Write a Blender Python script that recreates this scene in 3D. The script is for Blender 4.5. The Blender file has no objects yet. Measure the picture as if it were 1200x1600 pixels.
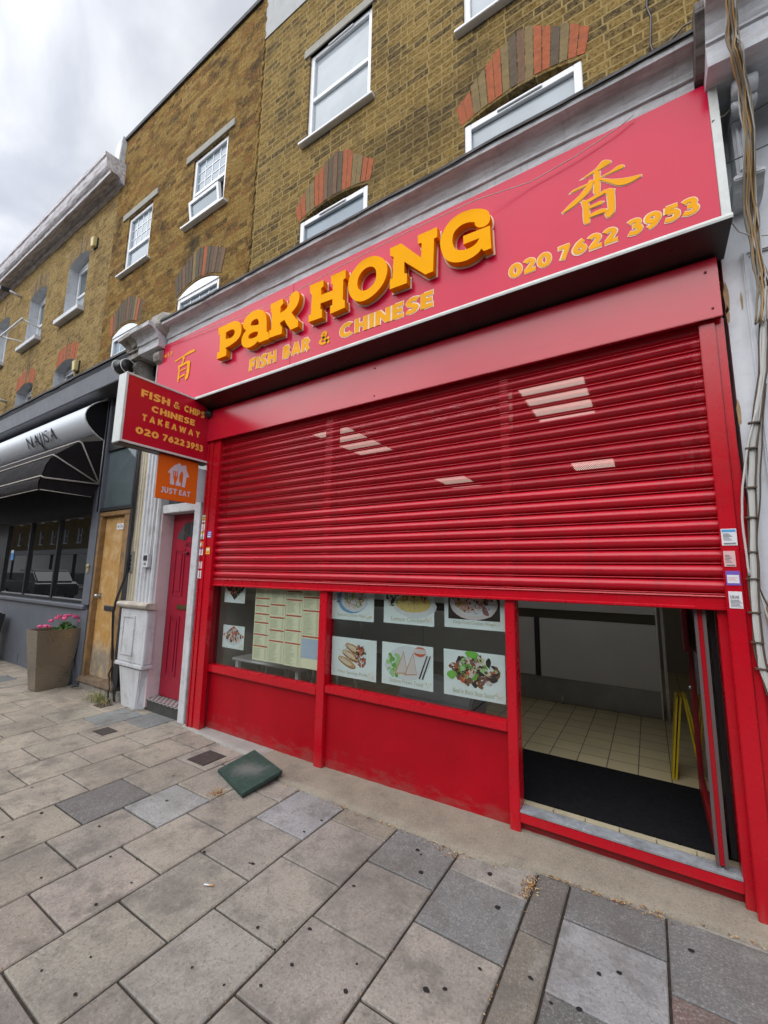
import bpy, bmesh, math, random, json
from mathutils import Vector, Matrix, noise
random.seed(7)
R = math.radians
C = bpy.context.scene.collection
sc = bpy.context.scene

# ---------------------------------------------------------------- camera
cam_d = bpy.data.cameras.new('camera')
cam = bpy.data.objects.new('camera', cam_d); C.objects.link(cam)
rt = Vector((0.84653066, 0.53207139, 0.016908)); dn = Vector((-0.06340136, 0.132306, -0.98917915)); fw = Vector((-0.52855095, 0.83629849, 0.14573513))
M = Matrix.Identity(4)
for i in range(3):
    M[i][0] = rt[i]; M[i][1] = -dn[i]; M[i][2] = -fw[i]
M[0][3], M[1][3], M[2][3] = 0.0, -2.75, 1.5
cam.matrix_world = M
cam_d.sensor_fit = 'HORIZONTAL'; cam_d.sensor_width = 36.0; cam_d.lens = 649.34 / 1200 * 36
cam_d.clip_start = 0.05; cam_d.clip_end = 2000
sc.camera = cam
sc.render.resolution_x = 768; sc.render.resolution_y = 1024

# ---------------------------------------------------------------- sky and sun (bright overcast)
SUN_EL, SUN_AZ = R(52), R(200)        # the brightest part of the cloud lies behind the camera
world = bpy.data.worlds.new('World'); sc.world = world; world.use_nodes = True
wt = world.node_tree; wt.nodes.clear()
def wn(t, **k):
    n = wt.nodes.new(t)
    for a, v in k.items(): setattr(n, a, v)
    return n
sky = wn('ShaderNodeTexSky', sky_type='NISHITA', sun_disc=False, sun_elevation=SUN_EL, sun_rotation=SUN_AZ)
tc = wn('ShaderNodeTexCoord'); mp = wn('ShaderNodeMapping'); mp.inputs['Scale'].default_value = (1.2, 1.2, 2.6); mp.inputs['Rotation'].default_value = (0.3, 0.2, 0.6)
nz = wn('ShaderNodeTexNoise'); nz.inputs['Scale'].default_value = 1.7; nz.inputs['Detail'].default_value = 6; nz.inputs['Roughness'].default_value = 0.5; nz.inputs['Distortion'].default_value = 0.5
cr = wn('ShaderNodeValToRGB'); e = cr.color_ramp.elements
e[0].position = 0.32; e[0].color = (4.9, 5.2, 6.0, 1); e[1].position = 0.62; e[1].color = (9.6, 9.8, 10.2, 1)
m1 = e.new(0.46); m1.color = (6.1, 6.4, 7.1, 1)
sep = wn('ShaderNodeSeparateXYZ')
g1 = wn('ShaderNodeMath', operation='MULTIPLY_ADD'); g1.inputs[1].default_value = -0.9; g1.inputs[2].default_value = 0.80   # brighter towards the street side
mul = wn('ShaderNodeMix', data_type='RGBA', blend_type='MULTIPLY'); mul.inputs[0].default_value = 1
mix = wn('ShaderNodeMix', data_type='RGBA'); mix.inputs[0].default_value = 0.93
bg = wn('ShaderNodeBackground'); bg.inputs['Strength'].default_value = 0.11
out = wn('ShaderNodeOutputWorld'); lk = wt.links.new
lk(tc.outputs['Generated'], mp.inputs[0]); lk(mp.outputs[0], nz.inputs['Vector']); lk(nz.outputs['Fac'], cr.inputs[0])
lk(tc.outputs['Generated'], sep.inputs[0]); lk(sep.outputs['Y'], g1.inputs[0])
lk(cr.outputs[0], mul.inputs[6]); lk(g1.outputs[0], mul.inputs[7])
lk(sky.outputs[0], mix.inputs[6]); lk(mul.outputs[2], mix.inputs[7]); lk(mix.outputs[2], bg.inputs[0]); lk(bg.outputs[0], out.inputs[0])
sun_d = bpy.data.lights.new('sun', 'SUN'); sun_d.energy = 1.4; sun_d.angle = R(75); sun_d.color = (1.0, 0.96, 0.9)
sun = bpy.data.objects.new('sun', sun_d); C.objects.link(sun)
sun.rotation_euler = (R(90) - SUN_EL, 0, R(-22))
sc.view_settings.view_transform = 'Standard'; sc.view_settings.look = 'None'; sc.view_settings.gamma = 1; sc.view_settings.exposure = 0.78
sc.render.engine = 'CYCLES'
sc.cycles.max_bounces = 8; sc.cycles.transparent_max_bounces = 16; sc.cycles.caustics_reflective = False; sc.cycles.caustics_refractive = False

# ---------------------------------------------------------------- object helpers
def tag(o, label=None, cat=None, group=None, kind=None):
    if label: o['label'] = label
    if cat: o['category'] = cat
    if group: o['group'] = group
    if kind: o['kind'] = kind
    return o
def empty(name, loc, label, cat, group=None):
    o = bpy.data.objects.new(name, None); C.objects.link(o); o.location = loc; o.empty_display_size = 0.1
    return tag(o, label, cat, group)
def worldloc(o):
    v = Vector((0, 0, 0))
    while o: v += o.location; o = o.parent
    return v
class MB:
    def __init__(s): s.v = []; s.f = []; s.m = []; s.sm = []; s.mi = 0; s.cols = None
    def add(s, vs, fs, smooth=False):
        b = len(s.v); s.v += [tuple(map(float, p)) for p in vs]
        for f in fs: s.f.append([b + i for i in f]); s.m.append(s.mi); s.sm.append(smooth)
        return s
    def box(s, x0, x1, y0, y1, z0, z1):
        if x0 > x1: x0, x1 = x1, x0
        if y0 > y1: y0, y1 = y1, y0
        if z0 > z1: z0, z1 = z1, z0
        vs = [(x, y, z) for z in (z0, z1) for y in (y0, y1) for x in (x0, x1)]
        return s.add(vs, [(0, 2, 3, 1), (4, 5, 7, 6), (0, 1, 5, 4), (2, 6, 7, 3), (0, 4, 6, 2), (1, 3, 7, 5)])
    def hexa(s, b, t):      # two quads (bottom, top), same winding, ccw from above
        return s.add(list(b) + list(t), [(3, 2, 1, 0), (4, 5, 6, 7), (0, 1, 5, 4), (1, 2, 6, 5), (2, 3, 7, 6), (3, 0, 4, 7)])
    def quad(s, a, b, c, d): return s.add([a, b, c, d], [(0, 1, 2, 3)])
    def extr_x(s, prof, x0, x1, smooth=False, cap=True):   # profile [(y,z)] closed, swept along x
        n = len(prof); vs = [(x0, y, z) for y, z in prof] + [(x1, y, z) for y, z in prof]
        s.add(vs, [(i, (i + 1) % n, n + (i + 1) % n, n + i) for i in range(n)], smooth)
        if cap: s.add([(x0, y, z) for y, z in prof], [tuple(range(n))[::-1]]); s.add([(x1, y, z) for y, z in prof], [tuple(range(n))])
        return s
    def open_x(s, prof, x0, x1, smooth=False):
        n = len(prof); vs = [(x0, y, z) for y, z in prof] + [(x1, y, z) for y, z in prof]
        return s.add(vs, [(i, i + 1, n + i + 1, n + i) for i in range(n - 1)], smooth)
    def prism_y(s, poly, y0, y1):      # polygon [(x,z)] ccw seen from -y, from y0 (front) to y1
        n = len(poly)
        vs = [(x, y0, z) for x, z in poly] + [(x, y1, z) for x, z in poly]
        return s.add(vs, [tuple(range(n)), tuple(range(2 * n - 1, n - 1, -1))] + [(i, n + i, n + (i + 1) % n, (i + 1) % n) for i in range(n)])
    def prism_z(s, poly, z0, z1):
        n = len(poly); vs = [(x, y, z0) for x, y in poly] + [(x, y, z1) for x, y in poly]
        return s.add(vs, [tuple(range(n))[::-1], tuple(range(n, 2 * n))] + [(i, (i + 1) % n, n + (i + 1) % n, n + i) for i in range(n)])
    def tube(s, pts, r, n=8, cap=True):
        P = [Vector(p) for p in pts]; rs = r if isinstance(r, (list, tuple)) else [r] * len(P); vs = []; up = None
        for i, p in enumerate(P):
            d = (P[min(i + 1, len(P) - 1)] - P[max(i - 1, 0)]).normalized()
            if up is None: up = d.orthogonal().normalized()
            a = (up - d * up.dot(d)).normalized(); b = d.cross(a); up = a
            for k in range(n):
                t = 2 * math.pi * k / n; vs.append(p + (a * math.cos(t) + b * math.sin(t)) * rs[i])
        fs = [(i * n + k, i * n + (k + 1) % n, (i + 1) * n + (k + 1) % n, (i + 1) * n + k) for i in range(len(P) - 1) for k in range(n)]
        if cap: fs += [tuple(range(n))[::-1], tuple(range((len(P) - 1) * n, len(P) * n))]
        return s.add(vs, fs, True)
    def disc(s, c, r, nrm='z', n=16, h=0.0, r2=None):
        pass
    def cyl(s, a, b, r, n=20): return s.tube([a, b], r, n)
    def ell(s, c, r, n=12, m=8):
        vs = []; fs = []
        for i in range(m + 1):
            ph = math.pi * i / m
            for k in range(n):
                t = 2 * math.pi * k / n; vs.append((c[0] + r[0] * math.sin(ph) * math.cos(t), c[1] + r[1] * math.sin(ph) * math.sin(t), c[2] + r[2] * math.cos(ph)))
        fs = [(i * n + k, (i + 1) * n + k, (i + 1) * n + (k + 1) % n, i * n + (k + 1) % n) for i in range(m) for k in range(n)]
        return s.add(vs, fs, True)
    def build(s, name, mats, parent=None, bevel=0, seg=2, origin=None, normals=True, solid=True):
        me = bpy.data.meshes.new(name)
        if not isinstance(mats, (list, tuple)): mats = [mats]
        off = worldloc(parent) if parent else (Vector(origin) if origin else Vector((0, 0, 0)))
        me.from_pydata([Vector(v) - off for v in s.v], [], s.f)
        for m in mats: me.materials.append(m)
        for p, mi, sm in zip(me.polygons, s.m, s.sm): p.material_index = mi; p.use_smooth = sm
        if s.cols is not None:
            at = me.attributes.new('tone', 'FLOAT_COLOR', 'FACE')
            for i, c in enumerate(s.cols): at.data[i].color = (*c, 1)
        if bevel or normals:
            bm = bmesh.new(); bm.from_mesh(me)
            bmesh.ops.remove_doubles(bm, verts=bm.verts, dist=1e-5)
            if normals: bmesh.ops.recalc_face_normals(bm, faces=bm.faces)
            if bevel:
                ed = [e for e in bm.edges if len(e.link_faces) == 2 and e.calc_face_angle(0) > 0.6]
                bmesh.ops.bevel(bm, geom=ed, offset=bevel, segments=seg, affect='EDGES', clamp_overlap=True)
            bm.to_mesh(me); bm.free()
        me.update()
        o = bpy.data.objects.new(name, me); C.objects.link(o)
        if parent: o.parent = parent
        elif origin: o.location = origin
        return o
def box(name, x0, x1, y0, y1, z0, z1, mat, parent=None, bevel=0.002, **k):
    return MB().box(x0, x1, y0, y1, z0, z1).build(name, mat, parent, bevel=bevel, **k)

# ---------------------------------------------------------------- material helpers
class NT:
    def __init__(s, name):
        s.mat = bpy.data.materials.new(name); s.mat.use_nodes = True; s.t = s.mat.node_tree; s.t.nodes.clear()
        s.o = s.t.nodes.new('ShaderNodeOutputMaterial'); s.b = s.t.nodes.new('ShaderNodeBsdfPrincipled'); s.l(s.b.outputs[0], s.o.inputs[0])
        s.tc = s.t.nodes.new('ShaderNodeTexCoord').outputs['Object']
    def l(s, a, b): s.t.links.new(a, b)
    def n(s, t, ins=None, **k):
        x = s.t.nodes.new(t)
        for a, v in k.items(): setattr(x, a, v)
        for a, v in (ins or {}).items():
            if hasattr(v, 'is_output'): s.l(v, x.inputs[a])
            else: x.inputs[a].default_value = v
        return x
    def math(s, op, a, b=0.0, c=0.0): return s.n('ShaderNodeMath', {0: a, 1: b, 2: c}, operation=op).outputs[0]
    def noise(s, scale, detail=4, rough=0.55, vec=None, dist=0.0):
        return s.n('ShaderNodeTexNoise', {'Vector': vec or s.tc, 'Scale': scale, 'Detail': detail, 'Roughness': rough, 'Distortion': dist}).outputs['Fac']
    def map(s, sc3, vec=None, loc=(0, 0, 0)): return s.n('ShaderNodeMapping', {0: vec or s.tc, 'Location': loc, 'Scale': sc3}).outputs[0]
    def ramp(s, fac, stops, interp='LINEAR'):
        x = s.n('ShaderNodeValToRGB', {0: fac}); x.color_ramp.interpolation = interp; e = x.color_ramp.elements
        for i, (p, c) in enumerate(stops):
            el = e[i] if i < 2 else e.new(p)
            el.position = p; el.color = (*c, 1) if isinstance(c, (tuple, list)) else (c, c, c, 1)
        return x.outputs[0]
    def mix(s, f, a, b, mode='MIX'):
        x = s.n('ShaderNodeMix', data_type='RGBA', blend_type=mode)
        for i, v in ((0, f), (6, a), (7, b)):
            if hasattr(v, 'is_output'): s.l(v, x.inputs[i])
            else: x.inputs[i].default_value = (*v, 1) if isinstance(v, (tuple, list)) and len(v) == 3 else v
        return x.outputs[2]
    def bump(s, h, strength, dist):
        x = s.n('ShaderNodeBump', {'Height': h, 'Strength': strength, 'Distance': dist}); s.l(x.outputs[0], s.b.inputs['Normal']); return x
    def set(s, **k):
        nm = {'col': 'Base Color', 'rough': 'Roughness', 'metal': 'Metallic', 'spec': 'Specular IOR Level', 'coat': 'Coat Weight', 'ior': 'IOR'}
        for a, v in k.items():
            i = s.b.inputs[nm[a]]
            if hasattr(v, 'is_output'): s.l(v, i)
            else: i.default_value = (*v, 1) if isinstance(v, (tuple, list)) else v
        return s
def paint(name, col, rough=0.4, var=0.12, scale=4, dirt=0.0, dirtcol=(0.05, 0.045, 0.04), metal=0, bump=0.0, bscale=60, spec=0.5, streak=0.0):
    m = NT(name); c2 = tuple(max(0, v * (1 - var)) for v in col); c1 = tuple(min(1, v * (1 + var * 0.6)) for v in col)
    c = m.ramp(m.noise(scale, 5, 0.6), [(0.3, c2), (0.7, c1)])
    if streak: c = m.mix(m.math('MULTIPLY', m.ramp(m.noise(3, 5, 0.6, m.map((9, 9, 0.5))), [(0.52, 0.0), (0.72, 1.0)]), streak), c, dirtcol)
    if dirt: c = m.mix(m.math('MULTIPLY', m.ramp(m.noise(7, 8, 0.7), [(0.5, 0.0), (0.68, 1.0)]), dirt), c, dirtcol)
    m.set(col=c, metal=metal, spec=spec, rough=m.n('ShaderNodeMapRange', {0: m.noise(scale * 3, 4), 3: rough * 0.75, 4: min(1, rough * 1.25)}).outputs[0])
    if bump: m.bump(m.noise(bscale, 4), bump, 0.01)
    return m.mat
def flat(name, col, rough=0.6, spec=0.3):
    return paint(name, col, rough, var=0.06, scale=20, spec=spec)
def emit(name, col, st):
    m = NT(name); m.set(col=(0.8, 0.8, 0.8)); m.b.inputs['Emission Color'].default_value = (*col, 1); m.b.inputs['Emission Strength'].default_value = st; return m.mat

def brick_mat(name, cols, mortar, soot=(), sootcol=(0.035, 0.03, 0.025), bump=0.7, moss=0.3, mort=0.011, rough_edges=0.0, msmooth=0.25):
    m = NT(name)
    sx = m.n('ShaderNodeSeparateXYZ', {0: m.tc})
    wob = m.noise(3.0, 3); wx = m.noise(9.0, 2)
    xx = m.math('ADD', sx.outputs[0], m.math('MULTIPLY', m.math('SUBTRACT', wx, 0.5), 0.012 + rough_edges)); zz = m.math('ADD', sx.outputs[2], m.math('MULTIPLY', m.math('SUBTRACT', wob, 0.5), 0.02 + rough_edges))
    v = m.n('ShaderNodeCombineXYZ', {0: xx, 1: zz}).outputs[0]
    def br(c1, c2, mo):
        x = m.n('ShaderNodeTexBrick', {'Vector': v, 'Color1': c1, 'Color2': c2, 'Mortar': mo, 'Scale': 1.0, 'Mortar Size': mort * 0.5, 'Mortar Smooth': msmooth, 'Bias': 0.0, 'Brick Width': 0.225, 'Row Height': 0.075})
        x.offset = 0.5; x.squash = 0.62; x.squash_frequency = 2; return x
    b = br((0, 0, 0, 1), (1, 1, 1, 1), (0.5, 0.5, 0.5, 1))
    n = len(cols); c = m.ramp(b.outputs['Color'], [((i + 0.0) / n, cc) for i, cc in enumerate(cols)], 'CONSTANT')
    c = m.mix(m.ramp(m.noise(22, 8, 0.8), [(0.42, 0.0), (0.57, 0.8)]), c, m.mix(0.7, c, mortar))
    c = m.mix(m.ramp(m.noise(35, 8, 0.8, m.map((1, 1, 1), loc=(7, 3, 2))), [(0.48, 0.0), (0.60, 0.85)]), c, m.mix(1.0, c, (0.30, 0.28, 0.28), 'MULTIPLY'))
    c = m.mix(m.ramp(m.noise(70, 4, 0.8), [(0.45, 0.0), (0.6, 0.5)]), c, m.mix(1.0, c, (0.5, 0.48, 0.46), 'MULTIPLY'))
    big = m.noise(0.9, 5, 0.6)
    c = m.mix(m.ramp(big, [(0.35, 0.0), (0.7, 0.5)]), c, m.mix(1.0, c, (0.75, 0.72, 0.68), 'MULTIPLY'))
    c = m.mix(b.outputs['Fac'], c, m.mix(m.noise(14, 4), mortar, tuple(x * 0.6 for x in mortar)))
    c = m.mix(m.math('MULTIPLY', m.ramp(m.noise(2.2, 7, 0.72), [(0.5, 0.0), (0.66, 1.0)]), moss), c, sootcol)
    for (cx, cz, rx, rz, st) in soot:
        dx = m.math('DIVIDE', m.math('SUBTRACT', sx.outputs[0], cx), rx); dz = m.math('DIVIDE', m.math('SUBTRACT', sx.outputs[2], cz), rz)
        d = m.math('SQRT', m.math('ADD', m.math('MULTIPLY', dx, dx), m.math('MULTIPLY', dz, dz)))
        d = m.math('ADD', d, m.math('MULTIPLY', m.math('SUBTRACT', m.noise(5, 7, 0.7), 0.5), 2.0))
        c = m.mix(m.ramp(d, [(0.45, st), (1.0, 0.0)]), c, sootcol)
    m.set(col=c, rough=0.95, spec=0.05)
    h = m.math('SUBTRACT', m.math('MULTIPLY', m.noise(30, 8, 0.8), 0.9), m.math('MULTIPLY', b.outputs['Fac'], 0.8))
    m.bump(h, bump, 0.022)
    return m.mat

def curve_pts(pts, sub=5):
    out = []; n = len(pts)
    for i in range(n):
        p0, p1, p2, p3 = pts[i - 1], pts[i], pts[(i + 1) % n], pts[(i + 2) % n]
        a, b = Vector(p1[:2]), Vector(p2[:2]); s1, s2 = p1[2], p2[2]
        out.append(tuple(a))
        if not (s1 or s2): continue
        L = (b - a).length
        t1 = (b - Vector(p0[:2])).normalized() * L if s1 else (b - a)
        t2 = (Vector(p3[:2]) - a).normalized() * L if s2 else (b - a)
        for k in range(1, sub):
            t = k / sub; h = (2 * t**3 - 3 * t**2 + 1, t**3 - 2 * t**2 + t, -2 * t**3 + 3 * t**2, t**3 - t**2)
            out.append(tuple(a * h[0] + t1 * h[1] + b * h[2] + t2 * h[3]))
    return out
def curve_mesh(loops, depth=0.0, grow=0.0, bevel=0.0):
    """2D loops (with holes) -> verts in (u,v,w), faces; w runs from 0 (front) back to -depth"""
    cu = bpy.data.curves.new('tmp', 'CURVE'); cu.dimensions = '2D'; cu.fill_mode = 'BOTH'
    for lp in loops:
        sp = cu.splines.new('POLY'); sp.points.add(len(lp) - 1); sp.use_cyclic_u = True
        for q, p in zip(sp.points, lp): q.co = (p[0], p[1], 0, 1)
    cu.extrude = depth / 2 - bevel if depth else 0; cu.offset = grow; cu.bevel_depth = bevel
    return eval_curve(cu, depth / 2)
def eval_curve(cu, wshift=0.0):
    o = bpy.data.objects.new('tmp', cu); C.objects.link(o)
    dg = bpy.context.evaluated_depsgraph_get(); me = bpy.data.meshes.new_from_object(o.evaluated_get(dg))
    vs = [(v.co.x, v.co.y, v.co.z - wshift) for v in me.vertices]; fs = [tuple(p.vertices) for p in me.polygons]
    bpy.data.objects.remove(o); bpy.data.meshes.remove(me); bpy.data.curves.remove(cu)
    return vs, fs
def text_mesh(s, depth=0.0, bold=0.0, shear=0.0, spacing=1.0, align='CENTER', line=1.0):
    cu = bpy.data.curves.new('tmp', 'FONT'); cu.body = s; cu.size = 1; cu.offset = bold; cu.extrude = depth / 2; cu.shear = shear
    cu.space_character = spacing; cu.align_x = align; cu.space_line = line; cu.resolution_u = 3
    return eval_curve(cu, depth / 2)
def put(mb, vf, o, u, v, w=None, h=None, fit=True, keep=False, flip=False):
    """place a flat text/outline mesh: o = lower-left corner, u/v = directions; fits it to w x h"""
    vs, fs = vf; o, u, v = Vector(o), Vector(u).normalized(), Vector(v).normalized(); nn = u.cross(v)
    if fit:
        x0 = min(p[0] for p in vs); x1 = max(p[0] for p in vs); y0 = min(p[1] for p in vs); y1 = max(p[1] for p in vs)
        sx = w / (x1 - x0) if w else 1; sy = h / (y1 - y0) if h else sx
        if not w: sx = sy
        vs = [((p[0] - x0) * sx, (p[1] - y0) * sy, p[2]) for p in vs]
    mb.add([o + u * p[0] + v * p[1] + nn * p[2] for p in vs], fs)
    return mb
X, Y, Z = (1, 0, 0), (0, 1, 0), (0, 0, 1)
# heavy geometric capitals and figures drawn as thick strokes: {char: (width, [(points, smooth, closed)])}
def _ell(cx, cy, rx, ry, a0=0, a1=360, n=16): return [(cx + rx * math.cos(R(a0 + (a1 - a0) * i / n)), cy + ry * math.sin(R(a0 + (a1 - a0) * i / n))) for i in range(n + (0 if a1 - a0 == 360 else 1))]
h_ = 0.125
GLY = {
 'F': (.60, [([(h_, 0), (h_, 1)], 0, 0), ([(h_, 1 - h_), (.60, 1 - h_)], 0, 0), ([(h_, .47), (.55, .47)], 0, 0)]),
 'I': (.25, [([(h_, 0), (h_, 1)], 0, 0)]),
 'S': (.68, [([(.62, .80), (.48, .88), (.30, .88), (.15, .75), (.22, .58), (.46, .44), (.54, .28), (.40, .13), (.22, .12), (.06, .20)], 1, 0)]),
 'H': (.76, [([(h_, 0), (h_, 1)], 0, 0), ([(.635, 0), (.635, 1)], 0, 0), ([(h_, .5), (.635, .5)], 0, 0)]),
 'B': (.70, [([(h_, 0), (h_, 1)], 0, 0), ([(h_, .88), (.40, .88), (.51, .74), (.40, .56), (h_, .56)], 0, 0), ([(h_, .50), (.42, .50), (.56, .32), (.42, .12), (h_, .12)], 0, 0)]),
 'A': (.90, [([(.12, 0), (.45, .98)], 0, 0), ([(.78, 0), (.45, .98)], 0, 0), ([(.24, .27), (.66, .27)], 0, 0)]),
 'R': (.74, [([(h_, 0), (h_, 1)], 0, 0), ([(h_, .88), (.42, .88), (.56, .68), (.42, .47), (h_, .47)], 0, 0), ([(.36, .46), (.60, 0)], 0, 0)]),
 'P': (.70, [([(h_, 0), (h_, 1)], 0, 0), ([(h_, .88), (.42, .88), (.56, .66), (.42, .42), (h_, .42)], 0, 0)]),
 '&': (.84, [([(.76, .05), (.34, .56), (.27, .74), (.40, .88), (.54, .76), (.46, .60), (.22, .42), (.14, .26), (.30, .12), (.52, .16), (.74, .46)], 1, 0)]),
 'C': (.84, [(_ell(.46, .5, .335, .375, 42, 318), 0, 0)]),
 'N': (.82, [([(h_, 0), (h_, 1)], 0, 0), ([(.695, 0), (.695, 1)], 0, 0), ([(.14, .92), (.68, .08)], 0, 0)]),
 'E': (.60, [([(h_, 0), (h_, 1)], 0, 0), ([(h_, 1 - h_), (.60, 1 - h_)], 0, 0), ([(h_, .5), (.55, .5)], 0, 0), ([(h_, h_), (.60, h_)], 0, 0)]),
 'T': (.70, [([(.35, 0), (.35, .9)], 0, 0), ([(0, 1 - h_), (.70, 1 - h_)], 0, 0)]),
 'K': (.80, [([(h_, 0), (h_, 1)], 0, 0), ([(.16, .38), (.66, 1)], 0, 0), ([(.36, .58), (.68, 0)], 0, 0)]),
 'W': (1.20, [([(.12, 1), (.34, 0)], 0, 0), ([(.34, .02), (.60, .94)], 0, 0), ([(.60, .94), (.86, .02)], 0, 0), ([(.86, 0), (1.08, 1)], 0, 0)]),
 'Y': (.84, [([(.12, 1), (.42, .48)], 0, 0), ([(.72, 1), (.42, .48)], 0, 0), ([(.42, .55), (.42, 0)], 0, 0)]),
 'U': (.76, [([(h_, 1), (h_, .40), (.22, .18), (.38, .12), (.54, .18), (.635, .40), (.635, 1)], 0, 0)]),
 'J': (.50, [([(.375, 1), (.375, .32), (.27, .14), (.04, .13)], 0, 0), ([(.12, .88), (.4, .88)], 0, 0)]),
 '0': (.74, [(_ell(.37, .5, .25, .375), 0, 1)]),
 '2': (.66, [([(.08, .76), (.20, .87), (.38, .87), (.52, .72), (.44, .52), (.14, .14)], 1, 0), ([(.02, h_), (.66, h_)], 0, 0)]),
 '3': (.66, [([(.06, .80), (.22, .88), (.42, .86), (.48, .70), (.36, .55), (.20, .54)], 1, 0), ([(.22, .53), (.42, .50), (.53, .32), (.42, .14), (.22, .12), (.03, .20)], 1, 0)]),
 '5': (.66, [([(.12, .88), (.60, .88)], 0, 0), ([(.19, .95), (.16, .52)], 0, 0), ([(.14, .56), (.36, .60), (.53, .46), (.50, .22), (.30, .12), (.04, .18)], 1, 0)]),
 '6': (.70, [(_ell(.36, .34, .23, .22), 0, 1), ([(.58, .90), (.34, .76), (.15, .48), (.13, .34)], 1, 0)]),
 '9': (.70, [(_ell(.34, .66, .23, .22), 0, 1), ([(.12, .10), (.36, .24), (.55, .52), (.57, .66)], 1, 0)]),
 '7': (.66, [([(.02, .88), (.64, .88)], 0, 0), ([(.54, .92), (.22, 0)], 0, 0)]),
 '1': (.36, [([(.22, 0), (.22, 1)], 0, 0), ([(.02, .78), (.2, .92)], 0, 0)]), '4': (.72, [([(.52, 0), (.52, 1)], 0, 0), ([(.50, .94), (.12, .34)], 0, 0), ([(.06, .26), (.70, .26)], 0, 0)]), ' ': (.35, [])}
def stroke_text(s, t=0.25, gap=0.10):
    vs = []; fs = []; x0 = 0.0; k = 0
    for ch in s:
        w, st = GLY[ch]
        for pts, sm, cl in st:
            if sm: pts = [p for p in curve_open(pts)]
            P = [Vector((p[0] + x0, p[1])) for p in pts]; n = len(P); base = len(vs); k += 1
            for i in range(n):
                a = P[(i - 1) % n] if (cl or i > 0) else P[i]; b = P[(i + 1) % n] if (cl or i < n - 1) else P[i]
                d1 = (P[i] - a).normalized() if (P[i] - a).length > 1e-6 else (b - P[i]).normalized(); d2 = (b - P[i]).normalized() if (b - P[i]).length > 1e-6 else d1
                d = (d1 + d2).normalized(); nn = Vector((-d.y, d.x)); sc_ = min(1.6, 1 / max(0.5, nn.dot(Vector((-d1.y, d1.x)))))
                q = nn * (t / 2 * sc_); vs += [(P[i].x + q.x, P[i].y + q.y, 0.00022 * (k % 4)), (P[i].x - q.x, P[i].y - q.y, 0.00022 * (k % 4))]
            for i in range(n if cl else n - 1):
                a, b = base + 2 * i, base + 2 * ((i + 1) % n); fs.append((a, a + 1, b + 1, b))
        x0 += w + gap
    return vs, fs
def curve_open(pts, sub=4):
    out = []; n = len(pts); V_ = [Vector(p) for p in pts]
    for i in range(n - 1):
        p0, p1, p2, p3 = V_[max(i - 1, 0)], V_[i], V_[i + 1], V_[min(i + 2, n - 1)]
        for k in range(sub):
            t = k / sub; out.append(tuple(0.5 * ((2 * p1) + (p2 - p0) * t + (2 * p0 - 5 * p1 + 4 * p2 - p3) * t * t + (3 * p1 - p0 - 3 * p2 + p3) * t ** 3)))
    out.append(tuple(V_[-1])); return out

# ---------------------------------------------------------------- materials
red_frame = paint('red_gloss_paint', (0.47, 0.0015, 0.012), 0.28, 0.10, 3, dirt=0.10, bump=0.03, bscale=30)
red_panel = paint('red_stall_riser_paint', (0.36, 0.0012, 0.009), 0.45, 0.16, 2.2, dirt=0.12, dirtcol=(0.18, 0.004, 0.012), bump=0.06, bscale=25, spec=0.25)
def _base_dirt(mat, z0, z1, col):
    t = mat.node_tree; b = next(n for n in t.nodes if n.type == 'BSDF_PRINCIPLED'); lk0 = b.inputs['Base Color'].links[0].from_socket
    g = t.nodes.new('ShaderNodeNewGeometry'); sp = t.nodes.new('ShaderNodeSeparateXYZ'); t.links.new(g.outputs['Position'], sp.inputs[0])
    nz_ = t.nodes.new('ShaderNodeTexNoise'); nz_.inputs['Scale'].default_value = 9; nz_.inputs['Detail'].default_value = 8; nz_.inputs['Roughness'].default_value = 0.75
    ma = t.nodes.new('ShaderNodeMath'); ma.operation = 'MULTIPLY_ADD'; ma.inputs[1].default_value = -0.70; t.links.new(nz_.outputs['Fac'], ma.inputs[0]); t.links.new(sp.outputs[2], ma.inputs[2])
    mr = t.nodes.new('ShaderNodeMapRange'); mr.inputs[1].default_value = z0 - .36; mr.inputs[2].default_value = z1 - .38; mr.inputs[3].default_value = 0.35; mr.inputs[4].default_value = 0.0; t.links.new(ma.outputs[0], mr.inputs[0])
    mx = t.nodes.new('ShaderNodeMix'); mx.data_type = 'RGBA'; mx.inputs[7].default_value = (*col, 1); t.links.new(mr.outputs[0], mx.inputs[0]); t.links.new(lk0, mx.inputs[6]); t.links.new(mx.outputs[2], b.inputs['Base Color'])
_base_dirt(red_panel, -0.06, 0.10, (0.20, 0.12, 0.10)); _base_dirt(red_frame, -0.06, 0.06, (0.20, 0.10, 0.08))
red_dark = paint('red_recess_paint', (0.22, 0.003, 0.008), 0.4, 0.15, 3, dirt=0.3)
red_hood = paint('red_shutter_hood_paint', (0.50, 0.004, 0.026), 0.20, 0.08, 1.5, dirt=0.06, bump=0.02, bscale=6)
sign_red = paint('sign_red_acrylic', (0.60, 0.006, 0.050), 0.24, 0.05, 1.0, dirt=0.05, dirtcol=(0.4, 0.03, 0.06), streak=0.12, spec=0.24)
sign_red2 = paint('projecting_sign_red', (0.47, 0.002, 0.02), 0.3, 0.05, 1.5)
orange_let = paint('orange_letter_face', (0.92, 0.40, 0.000), 0.7, 0.04, 3, dirt=0.05, spec=0.08, dirtcol=(0.5, 0.2, 0.01))
orange_side = paint('orange_letter_return', (0.78, 0.24, 0.000), 0.7, 0.08, 3, dirt=0.1, spec=0.08, dirtcol=(0.3, 0.1, 0.01))
halo = flat('pale_letter_outline', (0.85, 0.66, 0.52), 0.6)
letter_or = paint('vinyl_orange', (0.88, 0.39, 0.01), 0.6, 0.1, 8, spec=0.1)
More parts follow.
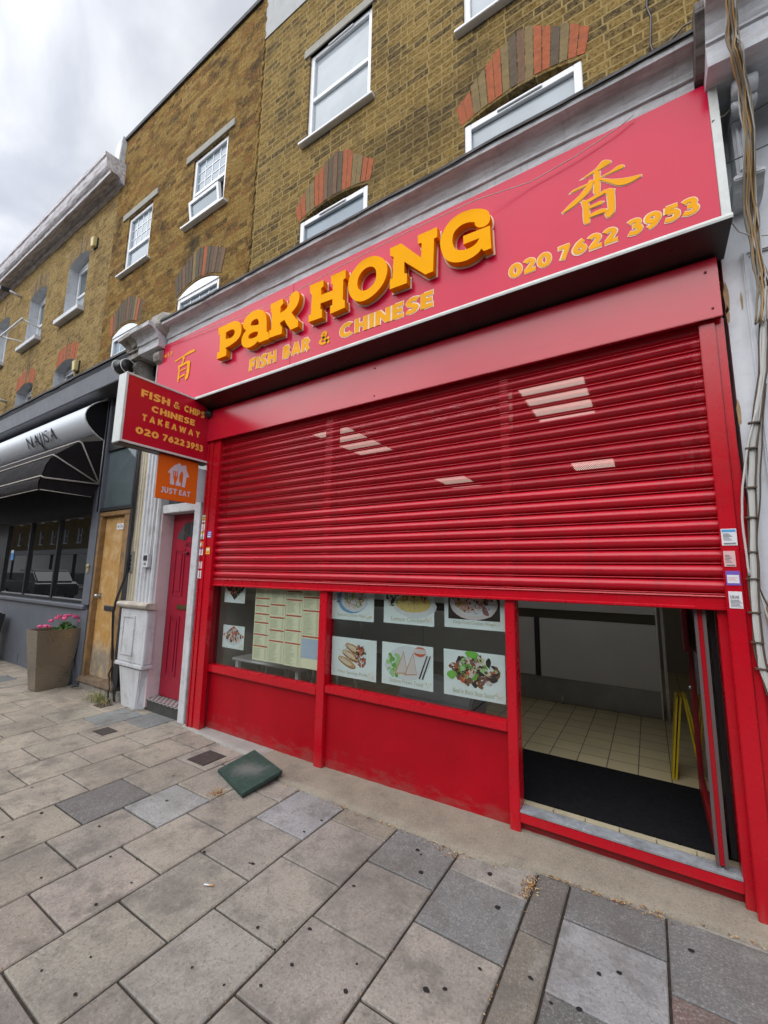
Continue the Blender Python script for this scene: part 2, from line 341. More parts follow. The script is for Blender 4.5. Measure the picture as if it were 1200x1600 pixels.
letter_ye = paint('vinyl_yellow', (0.90, 0.48, 0.09), 0.6, 0.1, 8, spec=0.1)
trim = paint('pale_aluminium_trim', (0.62, 0.65, 0.63), 0.35, 0.1, 5, dirt=0.2, bump=0.02)
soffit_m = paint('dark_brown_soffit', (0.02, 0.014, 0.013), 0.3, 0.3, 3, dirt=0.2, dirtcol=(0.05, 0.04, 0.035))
black = paint('black_paint', (0.012, 0.012, 0.014), 0.4, 0.2, 4)
black_m = paint('matt_black', (0.010, 0.010, 0.012), 0.85, 0.25, 6, spec=0.1)
grey_paint = paint('slate_grey_paint', (0.115, 0.125, 0.15), 0.5, 0.12, 2.5, dirt=0.12, bump=0.08, bscale=40)
grey_fascia = paint('grey_fascia_paint', (0.085, 0.09, 0.105), 0.42, 0.15, 2.5, dirt=0.2)
grey_dark = paint('charcoal_paint', (0.022, 0.022, 0.026), 0.45, 0.2, 3, dirt=0.1)
silver = paint('brushed_silver_hood', (0.66, 0.70, 0.75), 0.45, 0.02, 1, metal=0.1)
canvas = paint('black_awning_canvas', (0.012, 0.010, 0.011), 0.8, 0.25, 5, bump=0.4, bscale=12, spec=0.15)
steel = paint('steel', (0.45, 0.46, 0.47), 0.3, 0.1, 8, metal=0.8)
alu = paint('worn_aluminium', (0.42, 0.44, 0.47), 0.38, 0.2, 30, metal=0.5, dirt=0.45, dirtcol=(0.12, 0.12, 0.12))
upvc = paint('white_upvc', (0.74, 0.76, 0.78), 0.35, 0.05, 5, dirt=0.06)
white_paint = paint('aged_white_paint', (0.55, 0.565, 0.59), 0.5, 0.08, 3, dirt=0.38, dirtcol=(0.16, 0.145, 0.125), bump=0.2, bscale=30, streak=0.3)
cream_paint = paint('yellowed_cream_paint', (0.50, 0.45, 0.34), 0.5, 0.1, 3, dirt=0.4, dirtcol=(0.12, 0.10, 0.08), bump=0.2, bscale=30)
pink_paint = paint('pinkish_white_paint', (0.60, 0.50, 0.52), 0.5, 0.06, 3, dirt=0.15, bump=0.1)
door_red = paint('crimson_door_paint', (0.30, 0.006, 0.026), 0.35, 0.12, 3, dirt=0.05)
plaster = paint('pale_grey_painted_render', (0.62, 0.65, 0.69), 0.55, 0.06, 2.5, dirt=0.25, dirtcol=(0.22, 0.19, 0.15), bump=0.15, bscale=25, streak=0.15)
console_paint = paint('grey_moulding_paint', (0.60, 0.62, 0.66), 0.5, 0.1, 3, dirt=0.35, bump=0.15)  # grey paint of the console bracket
stone_old = paint('weathered_stone', (0.30, 0.28, 0.25), 0.85, 0.3, 8, dirt=0.8, dirtcol=(0.04, 0.035, 0.03), bump=0.6, bscale=25)
def cornice_mat(name, base, dirtc, amt):
    m = NT(name)
    c = m.ramp(m.noise(3, 6, 0.65), [(0.3, tuple(v * 0.75 for v in base)), (0.7, base)])
    c = m.mix(m.math('MULTIPLY', m.ramp(m.noise(4, 8, 0.7, m.map((1.0, 6, 6))), [(0.42, 0.0), (0.62, 1.0)]), amt), c, dirtc)
    c = m.mix(m.ramp(m.noise(6, 5, 0.7, m.map((6, 1, 0.6))), [(0.55, 0.0), (0.72, 0.6 * amt)]), c, tuple(v * 0.5 for v in dirtc))
    m.set(col=c, rough=0.65, spec=0.3); m.bump(m.noise(22, 8, 0.7), 0.5, 0.015); return m.mat
cornice_grey = cornice_mat('grimy_painted_cornice', (0.66, 0.67, 0.70), (0.24, 0.225, 0.21), 0.5)
cornice_end_m = cornice_mat('sooty_cornice_end', (0.20, 0.18, 0.165), (0.05, 0.042, 0.038), 0.8)
cornice_white = cornice_mat('white_painted_cornice', (0.74, 0.77, 0.82), (0.34, 0.30, 0.29), 0.4)
cornice_top = cornice_mat('stained_white_cornice', (0.72, 0.70, 0.72), (0.22, 0.18, 0.19), 0.7)
lead = paint('dark_lead_flashing', (0.045, 0.043, 0.045), 0.7, 0.3, 6, bump=0.4, bscale=18)
concrete_lintel = paint('concrete_lintel', (0.30, 0.29, 0.25), 0.85, 0.12, 8, dirt=0.2, bump=0.2)
render_pan = paint('pale_render_patch', (0.38, 0.39, 0.39), 0.8, 0.08, 3, dirt=0.2, dirtcol=(0.2, 0.2, 0.2), streak=0.3)
green_tip = paint('weathered_dark_green_rubber', (0.022, 0.05, 0.042), 0.7, 0.3, 9, dirt=0.0, bump=0.4, bscale=60)
cast_iron = paint('rusty_cast_iron', (0.045, 0.036, 0.033), 0.7, 0.4, 20, bump=0.4)

# yellow plywood door: varnish worn away towards the bottom
def door_wood():
    m = NT('worn_yellow_varnished_ply'); sx = m.n('ShaderNodeSeparateXYZ', {0: m.tc})
    g = m.noise(10, 7, 0.65, m.map((2.5, 2, 0.9), loc=(0, 0, 0)))
    c = m.ramp(g, [(0.3, (0.36, 0.19, 0.055)), (0.55, (0.47, 0.27, 0.085)), (0.75, (0.52, 0.34, 0.15))])
    z = m.math('ADD', sx.outputs[2], m.math('MULTIPLY', m.math('SUBTRACT', m.noise(6, 6, 0.7, m.map((2.5, 1, 0.4))), 0.5), 0.55))
    c = m.mix(m.ramp(z, [(0.42, 1.0), (0.56, 0.0)]), c, m.ramp(m.noise(30, 6, 0.7, m.map((3, 1, 0.25))), [(0.35, (0.16, 0.12, 0.09)), (0.7, (0.40, 0.36, 0.29))]))
    c = m.mix(m.ramp(m.noise(5, 8, 0.75), [(0.48, 0.0), (0.60, 0.6)]), c, (0.60, 0.44, 0.25))
    m.set(col=c, rough=0.42, spec=0.4); return m.mat
wood_door = door_wood()
wood_frame = paint('worn_varnished_frame', (0.26, 0.15, 0.06), 0.55, 0.3, 10, dirt=0.55, dirtcol=(0.05, 0.045, 0.035), bump=0.2)
wood_sill = paint('weathered_timber_sill', (0.16, 0.11, 0.07), 0.8, 0.35, 12, dirt=0.4, bump=0.5)

def glass_clear(name, tint=(0.90, 0.92, 0.91)):
    m = NT(name); m.t.nodes.remove(m.b)
    lw = m.n('ShaderNodeLayerWeight', {'Blend': 0.5}).outputs['Facing']; fr = m.n('ShaderNodeMath', {0: m.math('POWER', lw, 4.0), 1: 0.8, 2: 0.035}, operation='MULTIPLY_ADD'); tr = m.n('ShaderNodeBsdfTransparent', {0: (*tint, 1)}); gl = m.n('ShaderNodeBsdfGlossy', {'Roughness': 0.01})
    mx = m.n('ShaderNodeMixShader', {0: fr.outputs[0]}); m.l(tr.outputs[0], mx.inputs[1]); m.l(gl.outputs[0], mx.inputs[2]); m.l(mx.outputs[0], m.o.inputs[0]); return m.mat
shop_glass = glass_clear('shop_window_glass')
def glass_refl(name, base, rough=0.03, ior=1.9):
    m = NT(name); c = m.ramp(m.noise(2.2, 3), [(0.35, tuple(v * 0.8 for v in base)), (0.7, base)])
    m.set(col=c, rough=rough, ior=ior); return m.mat
pane_bright = glass_refl('pane_with_pale_blind', (0.40, 0.45, 0.49), 0.10, 1.4)
pane_blue = glass_refl('pane_with_net', (0.24, 0.31, 0.37), 0.10, 1.4)
pane_dark = glass_refl('dark_pane', (0.05, 0.06, 0.065))
pane_street = glass_refl('tinted_shop_pane', (0.012, 0.013, 0.014), 0.005, 2.1)
pane_grey = glass_refl('grey_transom_pane', (0.10, 0.13, 0.14), 0.06, 1.7)

# pavement
def slab_mat():
    m = NT('concrete_paving_slabs'); at = m.n('ShaderNodeAttribute', attribute_name='tone').outputs['Color']
    c = m.mix(1.0, at, m.ramp(m.noise(2.3, 6, 0.65), [(0.3, (0.80, 0.80, 0.80)), (0.7, (1.10, 1.08, 1.05))]), 'MULTIPLY')
    c = m.mix(m.ramp(m.noise(95, 4, 0.8), [(0.50, 0.0), (0.68, 0.55)]), c, (0.44, 0.42, 0.39))
    c = m.mix(m.ramp(m.noise(75, 4, 0.8, m.map((1, 1, 1), loc=(3, 1, 0))), [(0.51, 0.0), (0.68, 0.6)]), c, (0.06, 0.055, 0.05))
    c = m.mix(m.ramp(m.noise(6, 7, 0.7), [(0.50, 0.0), (0.66, 0.6)]), c, (0.10, 0.09, 0.082))
    c = m.mix(m.ramp(m.noise(1.6, 8, 0.75, m.map((1, 1, 1), loc=(2, 8, 0))), [(0.46, 0.0), (0.66, 0.6)]), c, (0.13, 0.118, 0.108))
    c = m.mix(m.ramp(m.noise(9, 8, 0.8, m.map((1, 1, 1), loc=(9, 2, 0))), [(0.56, 0.0), (0.70, 0.45)]), c, (0.33, 0.32, 0.30))
    c = m.mix(m.ramp(m.noise(13, 4, 0.6, dist=0.6), [(0.72, 0.0), (0.76, 0.4)]), c, (0.04, 0.036, 0.034))
    m.set(col=c, rough=0.78, spec=0.35); m.bump(m.math('ADD', m.noise(140, 4, 0.7), m.math('MULTIPLY', m.noise(12, 4), 0.7)), 0.4, 0.004); return m.mat
slab_m = slab_mat()
gum_m = flat('flattened_gum', (0.018, 0.017, 0.018), 0.6)
joint_m = paint('dirty_sand_joint', (0.04, 0.030, 0.022), 0.95, 0.5, 40, bump=0.6, bscale=120)
apron_m = NT('rough_cement_apron')
def _ap():
    m = apron_m
    c = m.ramp(m.noise(4, 6, 0.65), [(0.3, (0.19, 0.165, 0.13)), (0.7, (0.29, 0.255, 0.205))])
    c = m.mix(m.ramp(m.noise(120, 3, 0.7), [(0.5, 0.0), (0.7, 0.5)]), c, (0.40, 0.35, 0.27))
    c = m.mix(m.ramp(m.noise(90, 3, 0.7, m.map((1, 1, 1), loc=(5, 0, 0))), [(0.55, 0.0), (0.7, 0.5)]), c, (0.09, 0.075, 0.055))
    c = m.mix(m.ramp(m.noise(7, 6, 0.7), [(0.55, 0.0), (0.75, 0.5)]), c, (0.11, 0.10, 0.09))
    m.set(col=c, rough=0.9, spec=0.25); m.bump(m.math('ADD', m.noise(90, 5, 0.75), m.math('MULTIPLY', m.noise(9, 4), 1.2)), 0.6, 0.006); return m.mat
apron_mat = _ap()
patch_mat = paint('pale_cement_patch', (0.29, 0.28, 0.26), 0.85, 0.15, 5, dirt=0.3, dirtcol=(0.14, 0.13, 0.12), bump=0.4, bscale=70)
asphalt = paint('asphalt', (0.05, 0.05, 0.052), 0.9, 0.2, 20, bump=0.4, bscale=90)

# brick
olive = [(0.30, 0.195, 0.060), (0.22, 0.14, 0.045), (0.37, 0.25, 0.085), (0.13, 0.083, 0.036), (0.28, 0.18, 0.056), (0.075, 0.055, 0.034), (0.20, 0.128, 0.044), (0.33, 0.22, 0.072), (0.10, 0.068, 0.036), (0.26, 0.165, 0.050)]
rough_b = [(0.36, 0.225, 0.072), (0.24, 0.135, 0.045), (0.40, 0.27, 0.10), (0.20, 0.10, 0.038), (0.35, 0.225, 0.075), (0.11, 0.065, 0.034), (0.29, 0.165, 0.052), (0.38, 0.25, 0.085), (0.26, 0.12, 0.05), (0.33, 0.22, 0.08)]
terr_b = [(0.35, 0.25, 0.105), (0.29, 0.20, 0.08), (0.40, 0.295, 0.13), (0.25, 0.17, 0.065), (0.36, 0.255, 0.10), (0.20, 0.135, 0.06), (0.32, 0.225, 0.09)]
brick_a = brick_mat('yellow_stock_brick_repointed', olive, (0.50, 0.37, 0.16), mort=0.015, moss=0.45, bump=1.0, soot=[(-0.3, 5.35, 1.4, 0.35, 0.35), (-3.3, 6.6, 0.5, 1.6, 0.35), (-3.4, 4.9, 0.5, 0.5, 0.6)])
brick_b = brick_mat('rough_old_stock_brick', rough_b, (0.40, 0.26, 0.09), moss=0.8, bump=1.0, mort=0.009, rough_edges=0.015, msmooth=0.6,
    soot=[(-7.05, 4.9, 0.45, 0.95, 0.95), (-6.4, 5.45, 0.5, 0.45, 0.9), (-4.75, 5.55, 0.75, 0.38, 0.95), (-4.1, 5.6, 0.5, 0.4, 0.85), (-5.6, 5.3, 0.7, 0.4, 0.8), (-5.5, 4.8, 0.5, 0.4, 0.7), (-3.75, 7.5, 0.18, 1.0, 0.6), (-3.8, 4.9, 0.5, 0.4, 0.7)])
brick_c = brick_mat('sandy_weathered_stock_brick', terr_b, (0.44, 0.32, 0.15), moss=0.45, bump=0.7, mort=0.010, soot=[(-12, 7.4, 1.2, 0.5, 0.7), (-11.6, 5.0, 0.7, 0.9, 0.4), (-7.6, 4.4, 0.4, 0.5, 0.5)])
ar_red = paint('rubbed_red_brick', (0.34, 0.078, 0.018), 0.9, 0.25, 22, dirt=0.35, dirtcol=(0.07, 0.04, 0.03), bump=0.5)
ar_olive = paint('arch_olive_brick', (0.19, 0.13, 0.045), 0.9, 0.25, 22, dirt=0.4, dirtcol=(0.05, 0.045, 0.035), bump=0.5)
ar_dark = paint('arch_sooty_brick', (0.085, 0.058, 0.032), 0.9, 0.3, 22, bump=0.5)
ar_plum = paint('arch_plum_brick', (0.15, 0.075, 0.035), 0.9, 0.3, 22, dirt=0.3, bump=0.5)

# ================================================================ the setting
G = -0.05
mb = MB().box(-160, 160, -160, 60, -0.6, -0.19); road = mb.build('road', asphalt); tag(road, kind='structure')
mb = MB().box(-130, 40, -4.4, 0.35, -0.5, -0.062); o = mb.build('pavement_bed', joint_m, origin=(0, -2, -0.06)); tag(o, kind='structure')
mb = MB().box(-130, 40, -4.55, -4.405, -0.4, -0.05); o = mb.build('kerb', paint('granite_kerb', (0.25, 0.25, 0.25), 0.8, 0.2, 30), bevel=0.01); tag(o, kind='structure')
mb = MB().box(-130, 40, -16.5, -12.5, -0.5, -0.05); o = mb.build('opposite_pavement', paint('far_paving', (0.24, 0.22, 0.2), 0.85, 0.15, 4)); tag(o, kind='structure')

xs = [1.6, 1.19, 0.785, 0.38, -0.03, -0.435, -0.59, -1.0, -1.40, -1.81, -2.22, -2.62, -3.02, -3.43, -3.865, -4.27, -4.68]
while xs[-1] > -24: xs.append(xs[-1] - 0.41)
special = [(-3.2, -1.13, (0.13, 0.128, 0.13)), (-2.8, -0.93, (0.30, 0.31, 0.315)), (-2.0, -0.5, (0.28, 0.285, 0.30)), (-1.6, -0.4, (0.23, 0.20, 0.16)), (-0.8, -0.66, (0.17, 0.175, 0.18)),
           (-1.2, -0.5, (0.17, 0.17, 0.172)), (-0.5, -0.45, (0.135, 0.125, 0.115)), (-0.25, -0.33, (0.14, 0.14, 0.145)), (-0.25, -0.66, (0.28, 0.285, 0.30)), (-0.25, -1.05, (0.11, 0.11, 0.112)),
           (0.18, -0.4, (0.15, 0.15, 0.155)), (0.18, -0.82, (0.16, 0.11, 0.10)), (-4.9, -0.33, (0.20, 0.22, 0.225)), (-4.45, -0.2, (0.18, 0.20, 0.21)), (-7.6, -0.9, (0.13, 0.14, 0.145)), (-7.9, -0.5, (0.14, 0.15, 0.155)), (-0.5, -1.0, (0.175, 0.155, 0.125))]
custom = {4: [0.3, -0.19, -0.62, -1.04, -1.46, -1.9, -2.3, -2.75], 5: [0.3, -0.215, -0.47, -0.875, -1.3, -1.72, -2.14, -2.6], 6: [0.3, -0.22, -0.645, -1.5, -2.35, -3.2], 7: [0.3, -0.28, -0.46, -0.86, -1.28, -1.7, -2.12, -2.55],
          8: [0.3, -0.30, -0.65, -1.09, -1.518, -1.94, -2.36, -2.8], 9: [0.3, -0.30, -0.46, -0.883, -1.308, -1.73, -2.15, -2.6], 10: [0.3, -0.30, -0.715, -1.105, -1.53, -1.955, -2.38, -2.8], 11: [0.3, -0.30, -0.5, -0.925, -1.325, -1.746, -2.17, -2.6], 12: [0.3, -0.10, -0.36, -0.75, -1.12, -1.541, -1.96, -2.38]}
rs = random.Random(3); mb = MB(); mb.cols = []
for k in range(1, len(xs)):
    xb, xa = xs[k - 1], xs[k]
    ed = custom.get(k)
    if not ed: ed = [0.3] + [v for v in ([-0.30 - 0.42 * i for i in range(-1, 7)] if k % 2 == 0 else [-0.09 - 0.42 * i for i in range(-1, 7)]) if v < 0.2]
    ed = list(ed)
    while ed[-1] > -4.3: ed.append(ed[-1] - 0.42)
    for j in range(1, len(ed)):
        ya, yb = max(ed[j], -4.4), ed[j - 1]
        if yb - ya < 0.06: continue
        cx, cy = (xa + xb) / 2, (ya + yb) / 2
        t = min(1, max(0, (-cx - 1.5) / 4.0)); base = [a * (1 - t) + b * t for a, b in zip((0.285, 0.262, 0.232), (0.335, 0.292, 0.232))]
        f = rs.uniform(0.88, 1.12); col = tuple(v * f * rs.uniform(0.98, 1.02) for v in base)
        for sx_, sy_, c_ in special:
            if xa < sx_ < xb and ya < sy_ < yb: col = c_
        g = 0.0055; e = 0.005; x0, x1, y0, y1 = xa + g, xb - g, ya + g, yb - g
        dz = [rs.uniform(-0.0022, 0.0022) for _ in range(4)]; jt = lambda: rs.uniform(-0.0012, 0.0012)
        P4 = [(x0 + jt(), y0 + jt()), (x1 + jt(), y0 + jt()), (x1 + jt(), y1 + jt()), (x0 + jt(), y1 + jt())]; I4 = [(x0 + e, y0 + e), (x1 - e, y0 + e), (x1 - e, y1 - e), (x0 + e, y1 - e)]
        vs = [(p[0], p[1], G + d) for p, d in zip(I4, dz)] + [(p[0], p[1], G + d - 0.005) for p, d in zip(P4, dz)] + [(p[0], p[1], G - 0.03) for p in P4]
        fs = [(0, 1, 2, 3)] + [(4 + i, 4 + (i + 1) % 4, (i + 1) % 4, i) for i in range(4)] + [(8 + i, 8 + (i + 1) % 4, 4 + (i + 1) % 4, 4 + i) for i in range(4)]
        mb.add(vs, fs); mb.cols += [col] * 9
gum = [(-1.203, -1.137, .016), (-1.378, -1.113, .013), (-1.781, -0.61, .012), (-1.783, -0.685, .012), (-2.391, -1.287, .011), (-0.78, -0.93, .02), (-0.305, -0.77, .021), (-0.83, -0.62, .014), (-1.31, -0.55, .012), (-1.33, -0.535, .009)]
GP = [(-1.354, -1.158), (-1.404, -1.268), (-1.841, -0.511), (-1.853, -0.658), (-2.571, -1.405), (-1.877, -1.843), (-1.336, -1.449), (-1.454, -1.523), (-1.405, -1.312), (-3.801, -1.353), (-3.634, -1.344), (-3.53, -1.456), (-4.428, -0.84), (-4.031, -0.431), (-2.687, -1.674), (-2.279, -1.443), (-2.273, -1.604), (-1.618, -1.547), (-1.085, -1.179), (-1.888, -1.016), (-1.906, -1.022), (-2.09, -1.873), (-2.917, -1.308), (-1.996, -1.743), (-1.344, -0.847), (-1.55, -1.278), (-0.665, -0.927), (-0.264, -0.688), (-0.197, -0.639), (-0.7, -0.582), (-1.172, -0.451), (-1.204, -0.427), (-1.107, -0.576), (-0.802, -0.385), (0.053, -0.356), (-0.806, -1.12), (-0.487, -0.855)]
mb.mi = 1
for i, (gx, gy) in enumerate(GP):
    r = rs.uniform(0.005, 0.010) if i < 26 else rs.uniform(0.008, 0.016)
    n = 14; a0 = rs.uniform(0, 6); el = rs.uniform(0.7, 1.0)
    pts = [(gx + r * math.cos(a) * (1 + 0.2 * math.sin(2 * a + a0)), gy + r * el * math.sin(a) * (1 + 0.15 * math.sin(3 * a + a0))) for a in [2 * math.pi * q / n for q in range(n)]]
    mb.add([(x, y, G + 0.0030) for x, y in pts], [tuple(range(n))]); mb.cols.append((0.02, 0.02, 0.02))
for i in range(26):
    gx, gy = rs.uniform(-9, 1), rs.uniform(-3.6, -0.35); r = rs.uniform(0.004, 0.011); n = 9; a0 = rs.uniform(0, 6)
    mb.add([(gx + r * math.cos(a) * (1 + 0.25 * math.sin(2 * a + a0)), gy + r * math.sin(a), G + 0.0028) for a in [2 * math.pi * q / n for q in range(n)]], [tuple(range(n))]); mb.cols.append((0.02, 0.02, 0.02))
pav = mb.build('pavement', [slab_m, gum_m], normals=False); tag(pav, kind='structure')

# cement apron in front of the shop, gently rising to the frontage
def apron(name, edge, mat, zf):
    mb = MB(); rr = random.Random(5); E = []
    for (a, b) in zip(edge, edge[1:]):
        n = max(1, int(abs(b[0] - a[0]) / 0.04))
        for i in range(n): t = i / n; E.append((a[0] + (b[0] - a[0]) * t, a[1] + (b[1] - a[1]) * t + rr.uniform(-0.008, 0.008)))
    E.append(edge[-1]); rows = 6; vs = []; W = len(E)
    for j in range(rows + 1):
        t = j / rows
        for (x, y) in E: vs.append((x, y + (0.08 - y) * t, zf(x) * t + (1 - t) * (G + 0.013) + rr.uniform(-0.0015, 0.0015)))
    fs = [(j * W + i, j * W + i + 1, (j + 1) * W + i + 1, (j + 1) * W + i) for j in range(rows) for i in range(W - 1)]
    b = len(vs); vs += [(x, y - 0.006, G - 0.012) for x, y in E]; fs += [(b + i, b + i + 1, i + 1, i) for i in range(W - 1)]
    mb.add(vs, fs, True); o = mb.build(name, mat, normals=True); tag(o, kind='structure'); return o
zf = lambda x: -0.035 + 0.035 * min(1, max(0, (x + 2.4) / 1.6)) + 0.0
apron('concrete_apron', [(-2.86, -0.15), (-2.6, -0.25), (-2.42, -0.31), (-2.04, -0.30), (-1.5, -0.306), (-1.07, -0.31), (-0.81, -0.298), (-0.7, -0.25), (-0.56, -0.22), (-0.44, -0.222), (-0.13, -0.192), (0.11, -0.172), (0.45, -0.155), (1.5, -0.15)], apron_mat, zf)
apron('cement_strip', [(-4.05, -0.06), (-3.86, -0.085), (-3.4, -0.113), (-2.85, -0.15)], patch_mat, lambda x: -0.033)

# ================================================================ building helpers
def wall_mesh(mb, x0, x1, z0, z1, y, holes, depth=0.12, thick=0.25):
    """holes: (xa, xb, za, zb, rise). front faces mat 0, reveals mat 1"""
    X_ = sorted({x0, x1} | {h[0] for h in holes} | {h[1] for h in holes}); Z_ = sorted({z0, z1} | {h[2] for h in holes} | {h[3] for h in holes} | {h[3] + h[4] for h in holes})
    for a, b in zip(X_, X_[1:]):
        for c, d in zip(Z_, Z_[1:]):
            mx, mz = (a + b) / 2, (c + d) / 2
            if any(h[0] < mx < h[1] and h[2] < mz < h[3] + h[4] for h in holes): continue
            mb.mi = 0; mb.quad((a, y, c), (b, y, c), (b, y, d), (a, y, d))
    for (xa, xb, za, zb, rise) in holes:
        n = 10; arc = [(xa + (xb - xa) * i / n, zb + rise * (1 - (2 * i / n - 1) ** 2)) for i in range(n + 1)]
        if rise > 0:
            mb.mi = 0
            for (p, q) in zip(arc, arc[1:]): mb.add([(p[0], y, p[1]), (q[0], y, q[1]), (q[0], y, zb + rise), (p[0], y, zb + rise)], [(0, 1, 2, 3)])
        mb.mi = 1
        for (p, q) in zip(arc, arc[1:]): mb.quad((p[0], y, p[1]), (q[0], y, q[1]), (q[0], y + depth, q[1]), (p[0], y + depth, p[1]))
        for xx in (xa, xb): mb.quad((xx, y, za), (xx, y, zb), (xx, y + depth, zb), (xx, y + depth, za))
        mb.quad((xa, y, za), (xb, y, za), (xb, y + depth, za), (xa, y + depth, za))
    mb.mi = 0
def shell(mb, x0, x1, z0, z1, y0, y1):     # sides, back and roof of a building, open to the front
    mb.quad((x0, y0, z0), (x0, y0, z1), (x0, y1, z1), (x0, y1, z0)); mb.quad((x1, y0, z0), (x1, y1, z0), (x1, y1, z1), (x1, y0, z1))
    mb.quad((x0, y1, z0), (x0, y1, z1), (x1, y1, z1), (x1, y1, z0)); mb.quad((x0, y0, z1), (x1, y0, z1), (x1, y1, z1), (x0, y1, z1))
def frame_boxes(mb, xa, xb, za, zb, y0, y1, t):
    mb.box(xa, xa + t, y0, y1, za, zb); mb.box(xb - t, xb, y0, y1, za, zb); mb.box(xa + t, xb - t, y0 + .001, y1, za, za + t); mb.box(xa + t, xb - t, y0 + .001, y1, zb - t, zb)
def window(par, xa, xb, za, zb, y, mats=None, zm=None, bars=None, arch=0.0, t=0.055, sill=None, vent=False, open_low=False, botbars=None):
    pt, pb = mats if mats else (pane_blue, pane_blue)
    mb = MB(); frame_boxes(mb, xa, xb, za, zb, y, y + 0.06, t)
    ins = [(za + t, zb - t, pt)] if not zm else [(zm + 0.025, zb - t, pt), (za + t, zm - 0.025, pb)]
    if zm: mb.box(xa + t, xb - t, y + 0.004, y + 0.06, zm - 0.025, zm + 0.025)
    if vent: mb.box((xa + xb) / 2 - 0.17, (xa + xb) / 2 + 0.17, y - 0.012, y, zb - 0.035, zb - 0.012)
    f = mb.build('window', upvc, par, bevel=0.004)
    if arch: 
        n = 12; pts = [(xa, zb)] + [(xb, zb)] + [(xb + (xa - xb) * i / n, zb + arch * (1 - (2 * i / n - 1) ** 2)) for i in range(1, n)]
        MB().prism_y(pts, y - 0.01, y + 0.05).build('arched_head', upvc, f)
    for k, (c, d, pm) in enumerate(ins):
        if open_low and k == 1: 
            mb = MB(); h = d - c; a = R(9)
            def pp(x, s, w): return (x, y - math.sin(a) * s - w * math.cos(a), c + math.cos(a) * s - w * math.sin(a))
            def bb(x0, x1, s0, s1, w0, w1): mb.add([pp(x, s, w) for s in (s0, s1) for w in (w0, w1) for x in (x0, x1)], [(0, 2, 3, 1), (4, 5, 7, 6), (0, 1, 5, 4), (2, 6, 7, 3), (0, 4, 6, 2), (1, 3, 7, 5)])
            x0, x1 = xa + t, xb - t; hh = h * 0.62
            bb(x0, x1, 0, 0.04, 0, .04); bb(x0, x1, hh - .04, hh, 0, .04); bb(x0, x0 + .04, .04, hh - .04, 0, .04); bb(x1 - .04, x1, .04, hh - .04, 0, .04)
            sash = mb.build('opening_sash', upvc, f)
            mb = MB(); mb.add([pp(x0 + .04, .04, .02), pp(x1 - .04, .04, .02), pp(x1 - .04, hh - .04, .02), pp(x0 + .04, hh - .04, .02)], [(0, 1, 2, 3)]); mb.build('sash_pane', pane_blue, f, normals=False)
            box('dark_opening', xa + t, xb - t, y + 0.05, y + 0.058, c, d, black_m, f, 0); continue
        box('pane', xa + t, xb - t, y + 0.03, y + 0.04, c, d, pm, f, 0)
        bs = bars if k == 0 else botbars
        if bs:
            mb = MB(); nx, nz_ = bs
            for i in range(1, nx): xx = xa + t + (xb - xa - 2 * t) * i / nx; mb.box(xx - 0.007, xx + 0.007, y + 0.026, y + 0.031, c, d)
            for i in range(1, nz_): zz = c + (d - c) * i / nz_; mb.box(xa + t, xb - t, y + 0.0255, y + 0.031, zz - 0.007, zz + 0.007)
            mb.build('glazing_bars', upvc, f)
    if sill is not None:
        box('sill', xa - sill, xb + sill, y - 0.085, y + 0.02, za - 0.032, za - 0.002, upvc, f, 0.005)
    return f
def arch_bricks(par, xa, xb, zs, rise, y, seq, ztop, zend, splay=0.07, name='brick_arch'):
    """fan of voussoirs above an opening; seq = list of (material index, brick count)"""
    mb = MB(); n = sum(c for _, c in seq); k = 0
    for mi, c in seq:
        for q in range(c):
            t0, t1 = k / n + 0.002, (k + 1) / n - 0.005; k += 1
            lo = lambda t: (xa - 0.03 + (xb - xa + 0.06) * t, zs + rise * (1 - (2 * t - 1) ** 2) + 0.004)
            hi = lambda t: (xa - splay + (xb - xa + 2 * splay) * t, zend + (ztop - zend) * (1 - abs(2 * t - 1) ** 1.5))
            jr = random.uniform(-0.02, 0.02); a, b, c_, d = lo(t0), lo(t1), hi(t1), hi(t0)
            mb.mi = mi; mb.prism_y([a, b, (c_[0], c_[1] + jr), (d[0], d[1] + jr)], y - random.uniform(0.001, 0.006), y + 0.05)
    return mb.build(name, [ar_red, ar_olive, ar_dark, ar_plum], par)

# ================================================================ right brick building above the takeaway
WY = 0.05
bld = empty('brick_building', (-1.6, WY, 0), 'repointed yellow brick storeys above the red takeaway, pale render patch at top left', 'building', 'terraced buildings of the street')
HA = (-2.86, -2.015, 6.10, 7.26, 0); HAl = (-2.885, -2.015, 3.9, 5.15, 0.075); HB = (-1.05, -0.2, 6.10, 7.26, 0); HBl = (-1.05, -0.17, 3.9, 5.155, 0.075)
mb = MB(); wall_mesh(mb, -3.68, 0.50, 3.05, 9.6, WY, [HA, HAl, HB, HBl], 0.10); shell(mb, -3.68, 0.50, 3.05, 9.6, WY, 8)
mb.build('wall', [brick_a, brick_a], bld, normals=False)
poly = [(-3.66, 8.12), (-0.2, 8.12), (-0.2, 9.6), (-3.66, 9.6)]
MB().prism_y(poly, WY - 0.012, WY + 0.02).build('render_patch', render_pan, bld)
window(bld, HA[0], HA[1], HA[2], HA[3], WY + 0.025, (pane_bright, pane_bright), zm=6.66, sill=0.06, vent=True)
window(bld, HB[0], HB[1], HB[2], HB[3], WY + 0.025, (pane_bright, pane_bright), zm=6.66, sill=0.06, vent=True)
window(bld, HAl[0], HAl[1], HAl[2], HAl[3], WY + 0.008, (pane_blue, pane_blue), vent=True)
window(bld, HBl[0], HBl[1], HBl[2], HBl[3], WY + 0.008, (pane_bright, pane_bright), vent=True)
